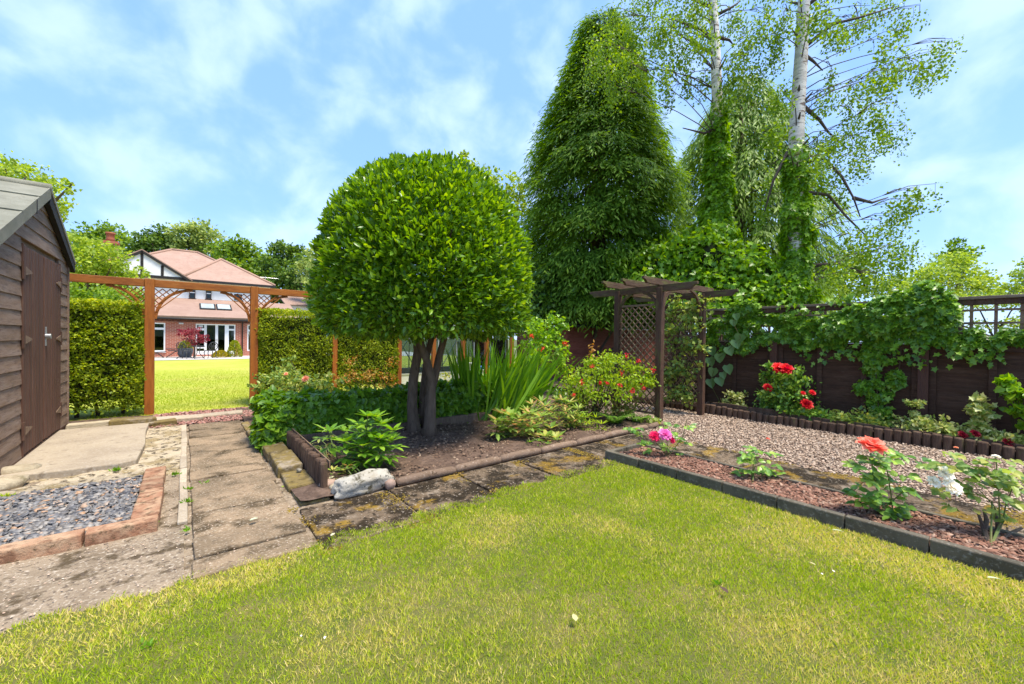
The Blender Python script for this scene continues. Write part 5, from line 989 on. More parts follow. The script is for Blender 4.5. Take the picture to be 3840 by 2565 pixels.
bush('rose_bush', 'red flowered rose bush growing against the dark fence', 'rose', [pxu(2960, 1500, 75, 70, UF, 1.2), pxu(2900, 1480, 45, 70, UF, .8), pxu(2985, 1420, 50, 35, UF, .7), pxu(2885, 1390, 18, 30, UF, .3), pxu(3000, 1555, 60, 30, UF, .7), pxu(3060, 1560, 50, 22, UF, .5), pxu(2890, 1540, 40, 30, UF, .5)], 'lance', .07, 'rose_leaf', 620, (7.85, 2.5, .1), .6,
     [(AU(2922, 1380, 7.68), .1, 'petal_red', tc), (AU(2950, 1382, 7.68), .1, 'petal_red', tc), (AU(2880, 1453, 7.68), .07, 'petal_red', tc), (AU(3026, 1515, 7.68), .085, 'petal_red', tc), (AU(3047, 1472, 7.68), .045, 'petal_red', tc), (AU(3012, 1474, 7.68), .035, 'petal_red', tc)])
# ---- variegated shrubs in the strip below the fence
bush('variegated_shrub', 'small cream edged shrub by the arbour end of the fence', 'shrub', [pxu(2745, 1505, 32, 30, UF, .6), pxu(2785, 1500, 22, 35, UF, .4), pxu(2765, 1525, 35, 18, UF, .4)], 'lance', .055, 'variegated', 420, (7.85, 3.3, .1), .6)
bush('variegated_shrub', 'pale green variegated shrub below the hanging fence ivy', 'shrub', [pxu(3220, 1570, 60, 40, UF, 1), pxu(3265, 1590, 40, 25, UF, .6), pxu(3170, 1595, 40, 16, UF, .4), pxu(3225, 1600, 50, 20, UF, .5)], 'lance', .06, 'rose_leaf_pale', 560, (7.85, 1.55, .1), .55)
bush('variegated_shrub', 'variegated shrub at the foot of the tall fence post', 'shrub', [pxu(3440, 1595, 50, 35, UF, .9), pxu(3510, 1600, 50, 30, UF, .8), pxu(3555, 1610, 35, 22, UF, .4)], 'lance', .055, 'variegated', 620, (7.85, .85, .1), .55)
bush('variegated_ivy', 'short cream ivy sprig climbing beside the fence post', 'ivy', [pxu(3430, 1510, 14, 38, UF, .5)], 'ivy', .06, 'variegated', 260, (8.1, .95, .15), .9)
bush('variegated_ivy', 'column of cream and green ivy climbing the right fence panel', 'ivy', [pxu(3685, 1540, 24, 50, UF, .8), pxu(3665, 1600, 25, 28, UF, .5)], 'ivy', .065, 'variegated', 420, (8.05, .3, .12), .9)
bush('variegated_groundcover', 'yellow variegated ground cover with dark red flowers along the half logs', 'plant', [pxu(3600, 1635, 45, 18, UF, .7), pxu(3680, 1640, 50, 20, UF, .9), pxu(3760, 1650, 55, 22, UF, .9), pxu(3830, 1665, 40, 25, UF, .6)], 'lance', .06, 'variegated', 650, (7.8, .3, .1), .6, [(AU(3612, 1630, 7.72), .05, 'petal_dark_red', tc), (AU(3658, 1625, 7.72), .05, 'petal_dark_red', tc), (AU(3785, 1660, 7.72), .055, 'petal_dark_red', tc)])
bush('climbing_ivy', 'trailing green and yellow ivy at the right edge of the fence', 'ivy', [pxu(3765, 1420, 14, 16, UF, .25), pxu(3795, 1460, 26, 35, UF, .6), pxu(3825, 1510, 28, 40, UF, .7), pxu(3840, 1580, 30, 50, UF, .7)], 'heart', .075, 'ivy_bright', 230, (8.05, .02, .12), .9)
bush('variegated_ivy', 'sprig of pale ivy at the foot of the arbour lattice', 'ivy', [pxu(2400, 1565, 40, 20, 5.7, .4), pxu(2360, 1550, 30, 20, 5.7, .3), pxu(2440, 1585, 30, 14, 5.7, .25)], 'ivy', .06, 'rose_leaf_pale', 220, (5.85, 4.0, .05), .9)
# ---- ivy over the fence
def fence_ivy():
    T = empty('fence_ivy', (8.1, 2, .1), 'thick green ivy hanging over the fence trellis', 'ivy'); PP = []; NN = []
    U = 8.13
    def patch(px, py, rx, ry, n, th=.1):
        ry *= .8; th *= .5; n = int(n*.8)
        c = AU(px, py, U); s = (c-O).length/FPX*.93; a = RG.uniform(0, 6.283, n); r_ = np.sqrt(RG.random(n)); P = np.zeros((n, 3)); P[:, 1] = c.y+np.cos(a)*r_*abs(AU(px+rx, py, U).y-AU(px-rx, py, U).y)/2; P[:, 2] = c.z+np.sin(a)*r_*ry*s; bulge = np.sqrt(np.maximum(0, 1-r_**2)); P[:, 0] = U+.02-th*bulge*RG.random(n)**.7
        PP.append(P); NN.append(np.stack([-1-.3*bulge, np.cos(a)*r_*.9, np.sin(a)*r_*.9+.25], 1))
    for a in [(2700, 1230, 60, 45, 500), (2790, 1180, 70, 70, 800), (2840, 1230, 90, 70, 900), (2780, 1290, 60, 40, 400), (2930, 1230, 100, 60, 900), (3020, 1230, 90, 55, 800), (3010, 1290, 50, 20, 200), (3120, 1220, 90, 60, 900, .22), (3110, 1280, 60, 25, 300), (3220, 1210, 90, 70, 1000, .26), (3310, 1200, 90, 90, 1200, .32), (3400, 1165, 80, 85, 1100, .36), (3470, 1145, 75, 90, 1100, .38), (3440, 1230, 90, 55, 700, .3), (3540, 1180, 60, 80, 700, .3), (3560, 1270, 80, 24, 400), (3680, 1278, 90, 14, 260, .12), (3800, 1262, 70, 26, 300, .16), (3300, 1290, 60, 25, 300), (2670, 1275, 30, 20, 120), (3650, 1240, 40, 14, 120)]: patch(*a)
    for a in [(3270, 1330, 50, 28, 150, .08), (3320, 1350, 45, 12, 60, .08), (3270, 1380, 32, 26, 90, .08), (3290, 1430, 24, 24, 80, .08), (3360, 1420, 35, 36, 150, .08), (3330, 1480, 24, 22, 60, .08), (3240, 1455, 38, 24, 110, .08), (3280, 1500, 36, 30, 130, .08), (3300, 1560, 44, 46, 240, .1), (3250, 1440, 20, 12, 40, .08)]: patch(*a)
    for k in range(34):
        px = random.uniform(2680, 3780); c = AU(px, random.uniform(1262, 1290), U-.04); m = random.randint(5, 16); t = np.linspace(0, 1, m); ln = random.uniform(.12, .4); dv = random.uniform(-.12, .12)
        PP.append(np.stack([np.full(m, c.x)+RG.normal(0, .02, m), c.y+dv*t+RG.normal(0, .03, m), c.z-ln*t], 1)); NN.append(np.tile([-1, 0, .2], (m, 1)))
    for k in range(26):
        px = random.uniform(2680, 3540); c = AU(px, random.uniform(1120, 1180), U); m = random.randint(5, 12); t = np.linspace(0, 1, m)
        PP.append(np.stack([np.full(m, c.x)+RG.normal(0, .03, m), c.y+random.uniform(-.2, .2)*t+RG.normal(0, .03, m), c.z+random.uniform(.0, .16)*t], 1)); NN.append(np.tile([-.8, 0, .5], (m, 1)))
    P = np.concatenate(PP); N = np.concatenate(NN); w = np.array([mnoise.noise(Vector(p*7)) for p in P]); w3 = np.array([mnoise.noise(Vector((p[1]*2.6, p[2]*3.5, 3))) for p in P]); P[:, 0] -= .1*w+.06*w3; kk = w3 > -.36-.25*RG.random(len(P)); P, N = P[kk], N[kk]; n = len(P)
    A = np.array([-.15, 0, -.7])+N*.25+RG.normal(size=(n, 3))*.4; F = N*.9+np.array([0, 0, .55])+RG.normal(size=(n, 3))*.32; L = RG.uniform(.04, .095, n)
    scatter_mesh('foliage', 'ivy', P, A, F, L, L*.9, 'ivy_mid', T)
    sm = MB()
    for pts in ([(3300, 1600), (3290, 1480), (3285, 1400), (3260, 1300), (3240, 1220)], [(3310, 1600), (3330, 1490), (3370, 1400), (3380, 1300)], [(2720, 1270), (2900, 1240), (3100, 1250), (3400, 1230), (3800, 1270)]): sm.tube([AU(a, b_, 8.14) for a, b_ in pts], .008, 5)
    sm.build('stems', 'twig', T)
fence_ivy()
def kiwi():
    T = empty('heart_leaf_vine', (8.0, 3.3, .1), 'vine with big heart shaped leaves between arbour and fence', 'vine'); cs = [(395, 640), (385, 735), (475, 700), (550, 640), (615, 575), (670, 525), (545, 805), (425, 830), (465, 915), (390, 930), (600, 385), (625, 330), (500, 860)]
    pts = []
    for i, (a, b_) in enumerate(cs):
        p = AU(2500+a*.4146, 1050+b_*.4146, 7.98); pts.append(p); s = .19 if i < 10 else .14; leaf_obj('leaf', T, 'heart', 'kiwi', random.random(), p+Vector((0, 0, s*.4)), (random.uniform(-.1, .1), random.uniform(-.5, .3), -1), (-1, -.35, .5), s, s*.95)
    MB().tube([Vector((8.1, 3.6, .1)), pts[9], pts[7], pts[1], pts[2], pts[3], pts[4], pts[5], pts[10], pts[11]], .005, 5).build('stem', 'green_stem', T)
kiwi()
def arbour_climber():
    T = empty('climbing_rose', (7.3, 4.2, .1), 'leafy climber threaded through the far arbour lattice', 'climber'); cl = []
    for px, py, rx, ry, w in [(2540, 1150, 40, 40, .7), (2590, 1170, 40, 50, .8), (2530, 1230, 35, 50, .7), (2590, 1260, 40, 50, .7), (2550, 1310, 35, 45, .6), (2610, 1230, 25, 40, .4), (2570, 1370, 45, 40, .6), (2500, 1370, 30, 30, .5), (2510, 1400, 35, 25, .5), (2530, 1470, 45, 40, .8), (2570, 1490, 35, 28, .5), (2500, 1440, 24, 30, .3), (2610, 1120, 30, 14, .3), (2650, 1115, 24, 12, .2), (2620, 1330, 20, 40, .3), (2630, 1165, 18, 30, .25)]:
        p = AU(px, py, 7.3); s = 8.2/FPX; cl.append((p, (.12, rx*s, ry*s), w))
    clumps(cl, 'ivy', .07, 'rose_leaf_pale', T, 'foliage', 230, asp=.9, depth=.7, rough=.4); sm = MB()
    for pts in ([(2520, 1510), (2520, 1350), (2560, 1200), (2560, 1120)], [(2530, 1510), (2600, 1350), (2580, 1200), (2640, 1115)]): sm.tube([AU(a, b_, 7.3) for a, b_ in pts], .008, 5)
    sm.build('stems', 'twig', T)
arbour_climber()
# ---- roses and shoots behind the ivy hedge
bush('rose_bush', 'rose growth with a peach bloom in front of the middle hedge', 'rose', [pxc(1040, 1425, 50, 30, 6.6, .7), pxc(1110, 1430, 55, 30, 6.6, .8), pxc(1180, 1435, 50, 25, 6.6, .6), pxc(1075, 1385, 40, 25, 6.9, .4), pxc(1090, 1350, 18, 25, 6.9, .2), pxc(1000, 1450, 40, 20, 6.4, .5), pxc(1240, 1430, 40, 22, 6.8, .5)], 'lance', .06, 'rose_leaf_pale', 330, (1.75, 7.4, .05), .6, [(AZ(1145, 1420, 6.2), .05, 'petal_peach', tc), (AZ(1072, 1402, 6.5), .03, 'petal_peach', tc)])
bush('bronze_shrub', 'shrub of orange tipped shoots in front of the hedge behind the tree', 'shrub', [pxc(1300, 1410, 50, 40, 7.6, .6), pxc(1360, 1390, 50, 45, 7.6, .6), pxc(1430, 1410, 50, 35, 7.6, .6), pxc(1320, 1350, 25, 30, 7.8, .2), pxc(1440, 1370, 35, 30, 7.8, .25), pxc(1480, 1430, 30, 25, 7.6, .3)], 'lance', .05, 'orange_shoot', 240, (3.1, 7.9, .05), .5)
bush('green_shrub', 'light green shrub growing in front of the greenhouse', 'shrub', [pxc(1690, 1425, 60, 18, 7.6, .6), pxc(1790, 1440, 70, 22, 7.6, .7), pxc(1850, 1420, 60, 26, 8, .6)], 'lance', .06, 'golden_green', 260, (4.7, 6.9, .05), .5)
bush('dark_shrub', 'bushy green shrub below the ivy wall beside the orange posts', 'shrub', [pxc(2010, 1290, 60, 70, 10, 1), pxc(2080, 1340, 50, 70, 10, .9), pxc(2040, 1230, 60, 50, 10.2, .9), pxc(1990, 1370, 50, 50, 9.5, .8), pxc(2110, 1250, 20, 60, 10.2, .4)], 'ivy', .085, 'ivy_bright', 520, (7.8, 7.2, .02), .9)
bush('dark_shrub', 'dark leafy bush between the sword leaves and the yellow green bush', 'shrub', [pxc(2110, 1500, 60, 45, 7.2, 1), pxc(2150, 1545, 60, 35, 7.0, .8)], 'lance', .06, 'ivy_dark', 420, (4.9, 5.0, .03), .5)
# ---- ivy masses behind the arbour
def ivy_mass(name, label, cl, mat, per, ls, base, tpl='ivy'):
    T = empty(name, base, label, 'ivy'); clumps(cl, tpl, ls, mat, T, 'foliage', per, asp=.85, depth=.45, out=.3, upw=-.4, rough=.3); b = Vector(base); sm = MB()
    for c, r_, w in cl: sm.tube([b+Vector((random.uniform(-.3, .3), random.uniform(-.3, .3), 0)), b.lerp(Vector(c), .6), Vector(c)], [.06, .04, .02], 6)
    sm.build('stems', 'bark', T)
    for c, r_, w in cl[:0]: pass
    co = MB()
    for i, (c, r_, w) in enumerate(cl): rockmesh('shade_lump', c, (r_[0]*1.3, r_[1]*1.3, r_[2]*1.3), 'shade_core', T, i, .3, 2, 0, 2.2)  # solid dark lumps imitate the shaded inside of the ivy
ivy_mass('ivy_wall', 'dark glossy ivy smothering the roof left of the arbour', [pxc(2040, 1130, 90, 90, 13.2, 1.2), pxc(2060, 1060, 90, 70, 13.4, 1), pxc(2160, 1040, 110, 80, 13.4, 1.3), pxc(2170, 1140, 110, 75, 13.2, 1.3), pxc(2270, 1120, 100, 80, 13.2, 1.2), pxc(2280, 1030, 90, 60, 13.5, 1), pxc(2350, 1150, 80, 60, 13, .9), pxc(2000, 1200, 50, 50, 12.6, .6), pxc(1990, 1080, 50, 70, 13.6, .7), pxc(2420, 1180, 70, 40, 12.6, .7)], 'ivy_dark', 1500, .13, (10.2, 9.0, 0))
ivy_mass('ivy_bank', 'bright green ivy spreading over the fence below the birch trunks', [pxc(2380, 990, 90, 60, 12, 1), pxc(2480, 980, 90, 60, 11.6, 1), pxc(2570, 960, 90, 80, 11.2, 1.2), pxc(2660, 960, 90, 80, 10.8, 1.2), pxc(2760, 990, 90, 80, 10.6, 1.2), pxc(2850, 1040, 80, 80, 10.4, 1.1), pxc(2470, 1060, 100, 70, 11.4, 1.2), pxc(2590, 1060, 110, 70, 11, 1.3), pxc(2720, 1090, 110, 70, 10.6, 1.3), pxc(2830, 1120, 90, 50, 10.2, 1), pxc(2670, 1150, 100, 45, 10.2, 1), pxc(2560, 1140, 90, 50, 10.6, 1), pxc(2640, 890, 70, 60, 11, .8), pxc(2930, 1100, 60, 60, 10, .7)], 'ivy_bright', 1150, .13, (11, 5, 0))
# ---- birches
def birch(label, trunk, rad, sleeve, branches, cl, dz, base, fluff=330):
    T = empty('birch_tree', base, label, 'tree'); tp = [Vector(base)]+[AZ(a, b_, dz) for a, b_ in trunk]; top = tp[-1]+(tp[-1]-tp[-2]).normalized()*2.8; tp.append(top)
    MB().tube(tp, [rad*1.25]+list(np.linspace(rad, rad*.62, len(tp)-2))+[.05], 16).build('trunk', 'birch_bark', T, 0, True)
    for br in branches:
        pts = [AZ(a, b_, dz+random.uniform(-.1, .1)*i) for i, (a, b_) in enumerate(br)]; MB().tube(pts, list(np.linspace(.05, .012, len(pts))), 7).build('branch', 'bark', T, 0, True)
    for k in range(10):                                      # black scars and snags
        t = random.uniform(.3, .95); i = int(t*(len(tp)-2)); p = tp[i].lerp(tp[i+1], random.random()); a = random.uniform(0, 6.28); d = Vector((math.cos(a), math.sin(a), .9)); MB().tube([p+d*rad*.6, p+d*(rad*.9+random.uniform(.05, .18))], [.035, .012], 6).build('snag', 'bark', T)
    cc = [pxc(a, b_, c, d, dz+random.uniform(-1.2, 1.2), w, 1.2) for a, b_, c, d, w in cl]
    # leaves hang in strands
    PP = []
    for c, r_, w in cc:
        k = int(fluff*w*2.1/11)+2; s = np3(c)+rdir(k)*np.array(r_)*RG.random((k, 1))**.5
        for q in range(11): PP.append(s+np.stack([RG.normal(0, .06, k), RG.normal(0, .06, k), -q*.045*np.ones(k)+RG.normal(0, .03, k)], 1))
    P = np.concatenate(PP); n = len(P); A = RG.normal(size=(n, 3))*.6+np.array([0, 0, -.6]); L = RG.uniform(.045, .09, n); scatter_mesh('crown', 'diamond', P, A, rdir(n)+np.array([0, 0, .5]), L, L*.75, 'birch_leaf', T)
    sm = MB()
    for c, r_, w in cc:
        c = Vector(c); cand = [tp[a].lerp(tp[a+1], f) for a in range(1, len(tp)-1) for f in (0, .25, .5, .75)]; st_ = min(cand, key=lambda p: abs((p.z+.35*(Vector((p.x-c.x, p.y-c.y)).length))-c.z)+.2*(p-c).length)
        m1 = st_.lerp(c, .4)+Vector((random.uniform(-.1, .1), random.uniform(-.1, .1), .22)); m2 = st_.lerp(c, .75)+Vector((0, 0, .2)); sm.tube([st_, st_.lerp(m1, .5)+Vector((0, 0, .06)), m1, m2, c+Vector((0, 0, .1))], [.016, .013, .01, .007, .004], 5)
        for q in range(3):
            e = c+Vector((random.uniform(-1, 1)*r_[0], random.uniform(-1, 1)*r_[1], random.uniform(-.2, .7)*r_[2]))*.8; sm.tube([m2, m2.lerp(e, .5)+Vector((0, 0, .08)), e, e-Vector((0, 0, .25))], [.009, .007, .005, .003], 4)
    sm.build('twigs', 'bark', T)['kind'] = 'stuff'
    # ivy sleeve round the lower trunk
    Ps, Ns = [], []
    for (a, b_, rr, n) in sleeve:
        c = AZ(a, b_, dz); rr *= .66; d = RG.uniform(0, 6.283, n); k = RG.random(n)**.5; z = RG.normal(0, .26, n); Ps.append(np3(c)+np.stack([np.cos(d)*rr*(.75+.35*k), np.sin(d)*rr*(.75+.35*k), z], 1)); Ns.append(np.stack([np.cos(d), np.sin(d), np.full(n, .2)], 1))
    P = np.concatenate(Ps); N = np.concatenate(Ns); w = np.array([mnoise.noise(Vector(p*2.5)) for p in P]); P += N*(w*.2)[:, None]; n = len(P); L = RG.uniform(.08, .15, n)
    scatter_mesh('trunk_ivy', 'ivy', P, np.array([0, 0, -.7])+N*.3+RG.normal(size=(n, 3))*.35, N*.9+np.array([0, 0, .5])+RG.normal(size=(n, 3))*.3, L, L*.9, 'ivy_bright', T)
birch('slender white birch with ivy climbing to half its trunk', [(2705, 1280), (2702, 900), (2690, 400), (2682, 160), (2672, 0)], .165,
      [(2700, 440, .26, 420), (2690, 500, .34, 520), (2695, 560, .36, 560), (2690, 620, .38, 600), (2700, 680, .38, 600), (2690, 740, .42, 700), (2695, 800, .46, 800), (2690, 860, .52, 900), (2690, 920, .56, 900)],
      [[(2680, 148), (2620, 105), (2536, 78)], [(2682, 210), (2610, 165), (2540, 128)], [(2690, 140), (2735, 150), (2750, 168)], [(2680, 60), (2740, 30), (2775, 5)], [(2690, 480), (2640, 500), (2560, 480)], [(2675, 30), (2600, 0), (2500, -60)]],
      [(2400, 40, 70, 60, 1.1), (2480, 90, 60, 60, 1.1), (2560, 60, 70, 60, 1.1), (2620, 140, 55, 70, .9), (2540, 190, 55, 70, .9), (2440, 170, 60, 70, .9), (2360, 130, 60, 80, 1), (2300, 60, 50, 60, .8), (2330, 220, 60, 70, 1), (2250, 160, 60, 60, .9), (2390, 270, 60, 70, .9), (2490, 270, 30, 60, .35), (2510, 340, 16, 60, .3), (2580, 300, 30, 50, .35), (2640, 290, 30, 40, .4), (2750, 60, 50, 60, .8), (2800, 150, 60, 50, .9), (2760, 230, 50, 50, .7), (2850, 60, 50, 60, .7), (2830, 260, 40, 50, .5), (2620, 20, 60, 40, .8), (2740, 330, 40, 50, .45), (2560, -70, 90, 60, 1.2), (2760, -90, 100, 60, 1.2), (2660, -200, 120, 80, 1.3), (2440, -80, 80, 60, 1), (2230, 240, 40, 60, .4), (2290, 330, 40, 50, .4)], 11, (11.25, 5.1, 0), 300)
birch('thick white birch nearer the fence with broad leafy branches to the right', [(2992, 1280), (2985, 900), (2983, 600), (2992, 400), (3005, 200), (3015, 0)], .2,
      [(2985, 620, .3, 350), (2985, 680, .34, 500), (2988, 740, .36, 560), (2985, 800, .37, 560), (2990, 860, .38, 600), (2988, 920, .4, 620), (2990, 980, .42, 640), (2990, 1040, .44, 640), (2985, 1100, .48, 640), (2980, 1150, .5, 500)],
      [[(3030, 165), (3122, 91), (3222, 66), (3354, 25)], [(3015, 400), (3073, 450), (3106, 496), (3180, 560)], [(3005, 611), (3090, 595), (3156, 661), (3201, 743), (3226, 814)], [(3010, 720), (3106, 731), (3172, 810), (3255, 892)], [(3010, 1000), (3139, 987), (3222, 1016), (3255, 1107)], [(2960, 560), (2900, 677), (2867, 793)], [(3201, 743), (3270, 760), (3330, 740)], [(3010, 200), (3050, 230), (3085, 265)], [(3010, 30), (3100, -30), (3250, -60)]],
      [(3495, 206, 60, 42, .55), (3545, 165, 40, 25, .25), (3470, 270, 40, 30, .3), (3387, 60, 50, 34, .45), (3354, 240, 60, 44, .6), (3330, 150, 45, 40, .35), (3238, 320, 70, 60, .8), (3300, 290, 50, 40, .5), (3296, 413, 60, 44, .6), (3354, 496, 45, 50, .5), (3238, 517, 70, 46, .8), (3122, 510, 60, 44, .7), (3188, 600, 60, 40, .6), (3081, 540, 50, 40, .5), (3090, 360, 50, 26, .4), (3122, 265, 30, 20, .2), (2924, 345, 40, 60, .6), (2907, 486, 40, 50, .5), (3056, 50, 60, 50, .7), (3139, 107, 50, 40, .6), (3263, 35, 60, 26, .5), (3200, 90, 50, 30, .4), (2907, 165, 40, 80, .6), (3090, 660, 50, 50, .5), (3060, 600, 40, 40, .35), (3430, 717, 60, 30, .5), (3370, 770, 55, 34, .45), (3304, 839, 80, 36, .7), (3188, 892, 60, 44, .6), (3387, 923, 55, 40, .5), (3310, 930, 70, 40, .7), (3240, 960, 60, 44, .6), (3370, 991, 80, 44, .7), (3150, 980, 50, 40, .4), (3180, 1040, 60, 40, .5), (3290, 1040, 60, 34, .5), (2890, 640, 30, 70, .3), (2860, 760, 30, 60, .3), (3140, 720, 40, 30, .25), (3100, -80, 100, 70, 1), (3320, -60, 90, 60, .8), (2950, -120, 90, 70, 1), (3040, -220, 120, 80, 1.2), (3200, 420, 40, 30, .35), (2935, 60, 40, 60, .5)], 10, (11.7, 3.43, 0), 300)
# ---- conifers
def conifer(label, c, prof, n, mat, tipmat, fl=.16, droop=.55, dens=13):
    T = empty('conifer_tree', (c[0], c[1], 0), label, 'tree'); zs = np.array([p[0] for p in prof]); rs = np.array([p[1] for p in prof])
    MB().tube([(c[0], c[1], 0), (c[0], c[1], zs[-1]*.5), (c[0], c[1], zs[-1]*.9)], [.3, .2, .04], 10).build('trunk', 'bark', T, 0, True)
    t = RG.random(n); z = zs[0]+(zs[-1]-zs[0])*(1-(1-t*.985)**.72); r_ = np.interp(z, zs, rs); a = RG.uniform(0, 6.283, n); lump = np.array([mnoise.noise(Vector((math.cos(q)*1.6, math.sin(q)*1.6, h*1.0))) for q, h in zip(a, z)]); lump2 = np.array([mnoise.noise(Vector((math.cos(q)*4, math.sin(q)*4, h*2.3))) for q, h in zip(a, z)]); k = (1-.5*RG.random(n)**2.2)*(1+.36*lump+.28*lump2)
    P0 = np.stack([c[0]+np.cos(a)*r_*k, c[1]+np.sin(a)*r_*k, z], 1); O_ = np.stack([np.cos(a), np.sin(a), np.zeros(n)], 1); S = np.stack([-np.sin(a), np.cos(a), np.zeros(n)], 1)
    keep = (lump > -.6+.2*RG.random(n)) & (lump2 > -.55+.3*RG.random(n)); P0, O_, S, k = P0[keep], O_[keep], S[keep], k[keep]; n = len(P0); ln = RG.uniform(.35, .75, n); dr = droop*RG.uniform(.6, 1.5, n)
    PP, AA, FF, LL, RR = [], [], [], [], []; base_r = RG.random(n)
    for q in range(dens):
        s = q/(dens-1); side = RG.uniform(-1, 1, n)*(.14+.1*s); p = P0+O_*(ln*s)[:, None]+S*side[:, None]-np.array([0, 0, 1])*(dr*ln*s**1.6)[:, None]
        PP.append(p); AA.append(O_*.8+S*(side*5)[:, None]-np.array([0, 0, 1])*(dr*.9+.1)[:, None]+RG.normal(size=(n, 3))*.2); FF.append(np.array([0, 0, 1])+O_*.5+RG.normal(size=(n, 3))*.3); LL.append(np.full(n, fl)*RG.uniform(.7, 1.2, n)); RR.append(np.clip(base_r*.5+.5*s*RG.random(n)+.03, 0, 1))
    P = np.concatenate(PP); scatter_mesh('crown', 'diamond', P, np.concatenate(AA), np.concatenate(FF), np.concatenate(LL), np.concatenate(LL)*.24, mat, T, np.concatenate(RR))
    sm = MB()
    for i in range(90): h = random.uniform(zs[0], zs[-1]*.9); a = random.uniform(0, 6.28); rr = np.interp(h, zs, rs)*.85; sm.tube([(c[0], c[1], h), (c[0]+math.cos(a)*rr*.5, c[1]+math.sin(a)*rr*.5, h+.1), (c[0]+math.cos(a)*rr, c[1]+math.sin(a)*rr, h-.15)], [.05, .03, .01], 5)
    sm.build('branches', 'bark', T)
conifer('tall dense dark green cypress behind the ivy wall', (11.05, 9.1), [(2.2, 1.6), (3.2, 2.05), (4.75, 2.2), (6.6, 2.02), (8.4, 1.62), (10.2, 1.02), (11.5, .52), (12.9, .06)], 12500, 'conifer', 'conifer_tip', .2, .75, 13)
conifer('paler drooping conifer behind the slender birch', (18.0, 7.4), [(2.5, 2.7), (4.9, 2.9), (7.5, 2.4), (9.8, 1.7), (11, 1.1), (12.6, .3)], 4200, 'weeping', 'weeping', .28, 1.3)
# ---- trees beyond
def tree(name, label, cl, mat, per, ls, trunk, group=None, rough=.3, depth=.6, th=None):
    b = Vector(trunk); T = empty(name, b, label, 'tree', group); clumps(cl, 'diamond', ls, mat, T, 'crown', per, asp=.75, depth=depth, rough=rough); cz = sum((Vector(c) for c, _, _ in cl), Vector())/len(cl); h = cz.z
    t = th or max(.08, h*.03); MB().tube([b, Vector((b.x, b.y, h*.5)), Vector((cz.x, cz.y, h*.95))], [t*1.3, t, t*.5], 9).build('trunk', 'bark', T, 0, True); sm = MB()
    for c, r_, w in cl: s = b.lerp(Vector((b.x, b.y, h)), random.uniform(.4, .8)); sm.tube([s, s.lerp(Vector(c), .6)+Vector((0, 0, .2)), Vector(c)], [t*.45, t*.28, t*.1], 6)
    sm.build('limbs', 'bark', T)
def PX(lst, Z): return [pxc(a, b_, c, d, Z+random.uniform(-.06, .06)*Z, w) for a, b_, c, d, w in lst]
def gp(px, Z): p = AZ(px, 1280, Z); return (p.x, p.y, 0)
tree('ash_tree', 'pale leafy tree rising behind the shed roof', PX([(-60, 600, 80, 60, 1), (20, 630, 60, 40, .8), (100, 655, 70, 30, .7), (175, 690, 60, 30, .6), (215, 740, 50, 40, .5), (180, 780, 50, 40, .5), (240, 800, 40, 50, .3), (60, 700, 80, 60, .9), (-80, 700, 90, 80, 1), (270, 690, 26, 30, .12), (140, 740, 60, 50, .6)], 13), 'tree_light', 420, .12, gp(40, 13))
tree('apple_tree', 'bright green tree between the shed and the house', PX([(300, 930, 60, 50, 1), (290, 1000, 60, 60, 1), (370, 970, 70, 50, 1), (350, 1050, 70, 60, 1), (430, 970, 40, 36, .4), (420, 1030, 50, 36, .6), (480, 1030, 26, 26, .15), (535, 1020, 22, 18, .1), (280, 1090, 60, 50, 1), (370, 1110, 80, 50, 1.1), (450, 1110, 60, 40, .7)], 17), 'tree_light', 750, .15, gp(350, 17))
tree('laburnum_tree', 'darker green bushy tree just behind the left hedge', PX([(290, 1110, 70, 50, 1), (380, 1130, 80, 40, 1), (470, 1120, 60, 40, .8), (500, 1150, 50, 26, .5), (270, 1160, 60, 40, .8), (410, 1170, 80, 30, .8)], 14), 'tree_mid', 650, .12, gp(370, 14))
tree('oak_tree', 'dark broad tree behind the chimney', PX([(300, 900, 60, 40, 1), (360, 880, 60, 34, 1), (430, 880, 60, 36, 1), (480, 930, 50, 40, .9), (280, 960, 60, 50, 1), (460, 990, 60, 50, 1), (380, 940, 80, 50, 1.1)], 52), 'tree_mid', 620, .42, gp(380, 52), 'trees behind the house')
tree('oak_tree', 'dark tree behind the white gable', PX([(570, 900, 40, 34, 1), (620, 890, 50, 34, 1), (540, 940, 40, 40, 1), (640, 930, 50, 40, 1), (590, 960, 60, 50, 1)], 50), 'tree_dark', 620, .4, gp(600, 50), 'trees behind the house')
tree('willow_tree', 'pale grey green tree behind the house ridge', PX([(700, 880, 50, 36, 1), (750, 870, 50, 34, 1), (790, 910, 44, 40, 1), (690, 930, 40, 36, .8), (760, 940, 60, 46, 1), (800, 970, 40, 40, .8)], 55), 'tree_grey', 620, .42, gp(740, 55), 'trees behind the house')
tree('lime_tree', 'rounded mid green tree right of the house roof', PX([(850, 945, 50, 36, 1), (900, 930, 50, 30, 1), (950, 960, 50, 40, 1), (860, 1000, 50, 40, 1), (930, 1010, 60, 46, 1.1), (990, 1010, 44, 46, 1), (970, 1060, 50, 40, 1)], 48), 'tree_mid', 700, .4, gp(920, 48), 'trees behind the house')
tree('oak_tree', 'dark green tree beside the clipped tree, above the beam', PX([(1060, 950, 44, 36, 1), (1110, 960, 44, 40, 1), (1030, 1010, 50, 50, 1), (1100, 1020, 60, 50, 1.1), (1160, 1000, 40, 60, 1), (1060, 1080, 60, 50, 1.1), (1140, 1090, 60, 50, 1.1), (1010, 1090, 40, 50, .8), (1080, 1140, 80, 40, 1)], 44), 'tree_dark', 700, .38, gp(1090, 44), 'trees behind the house')
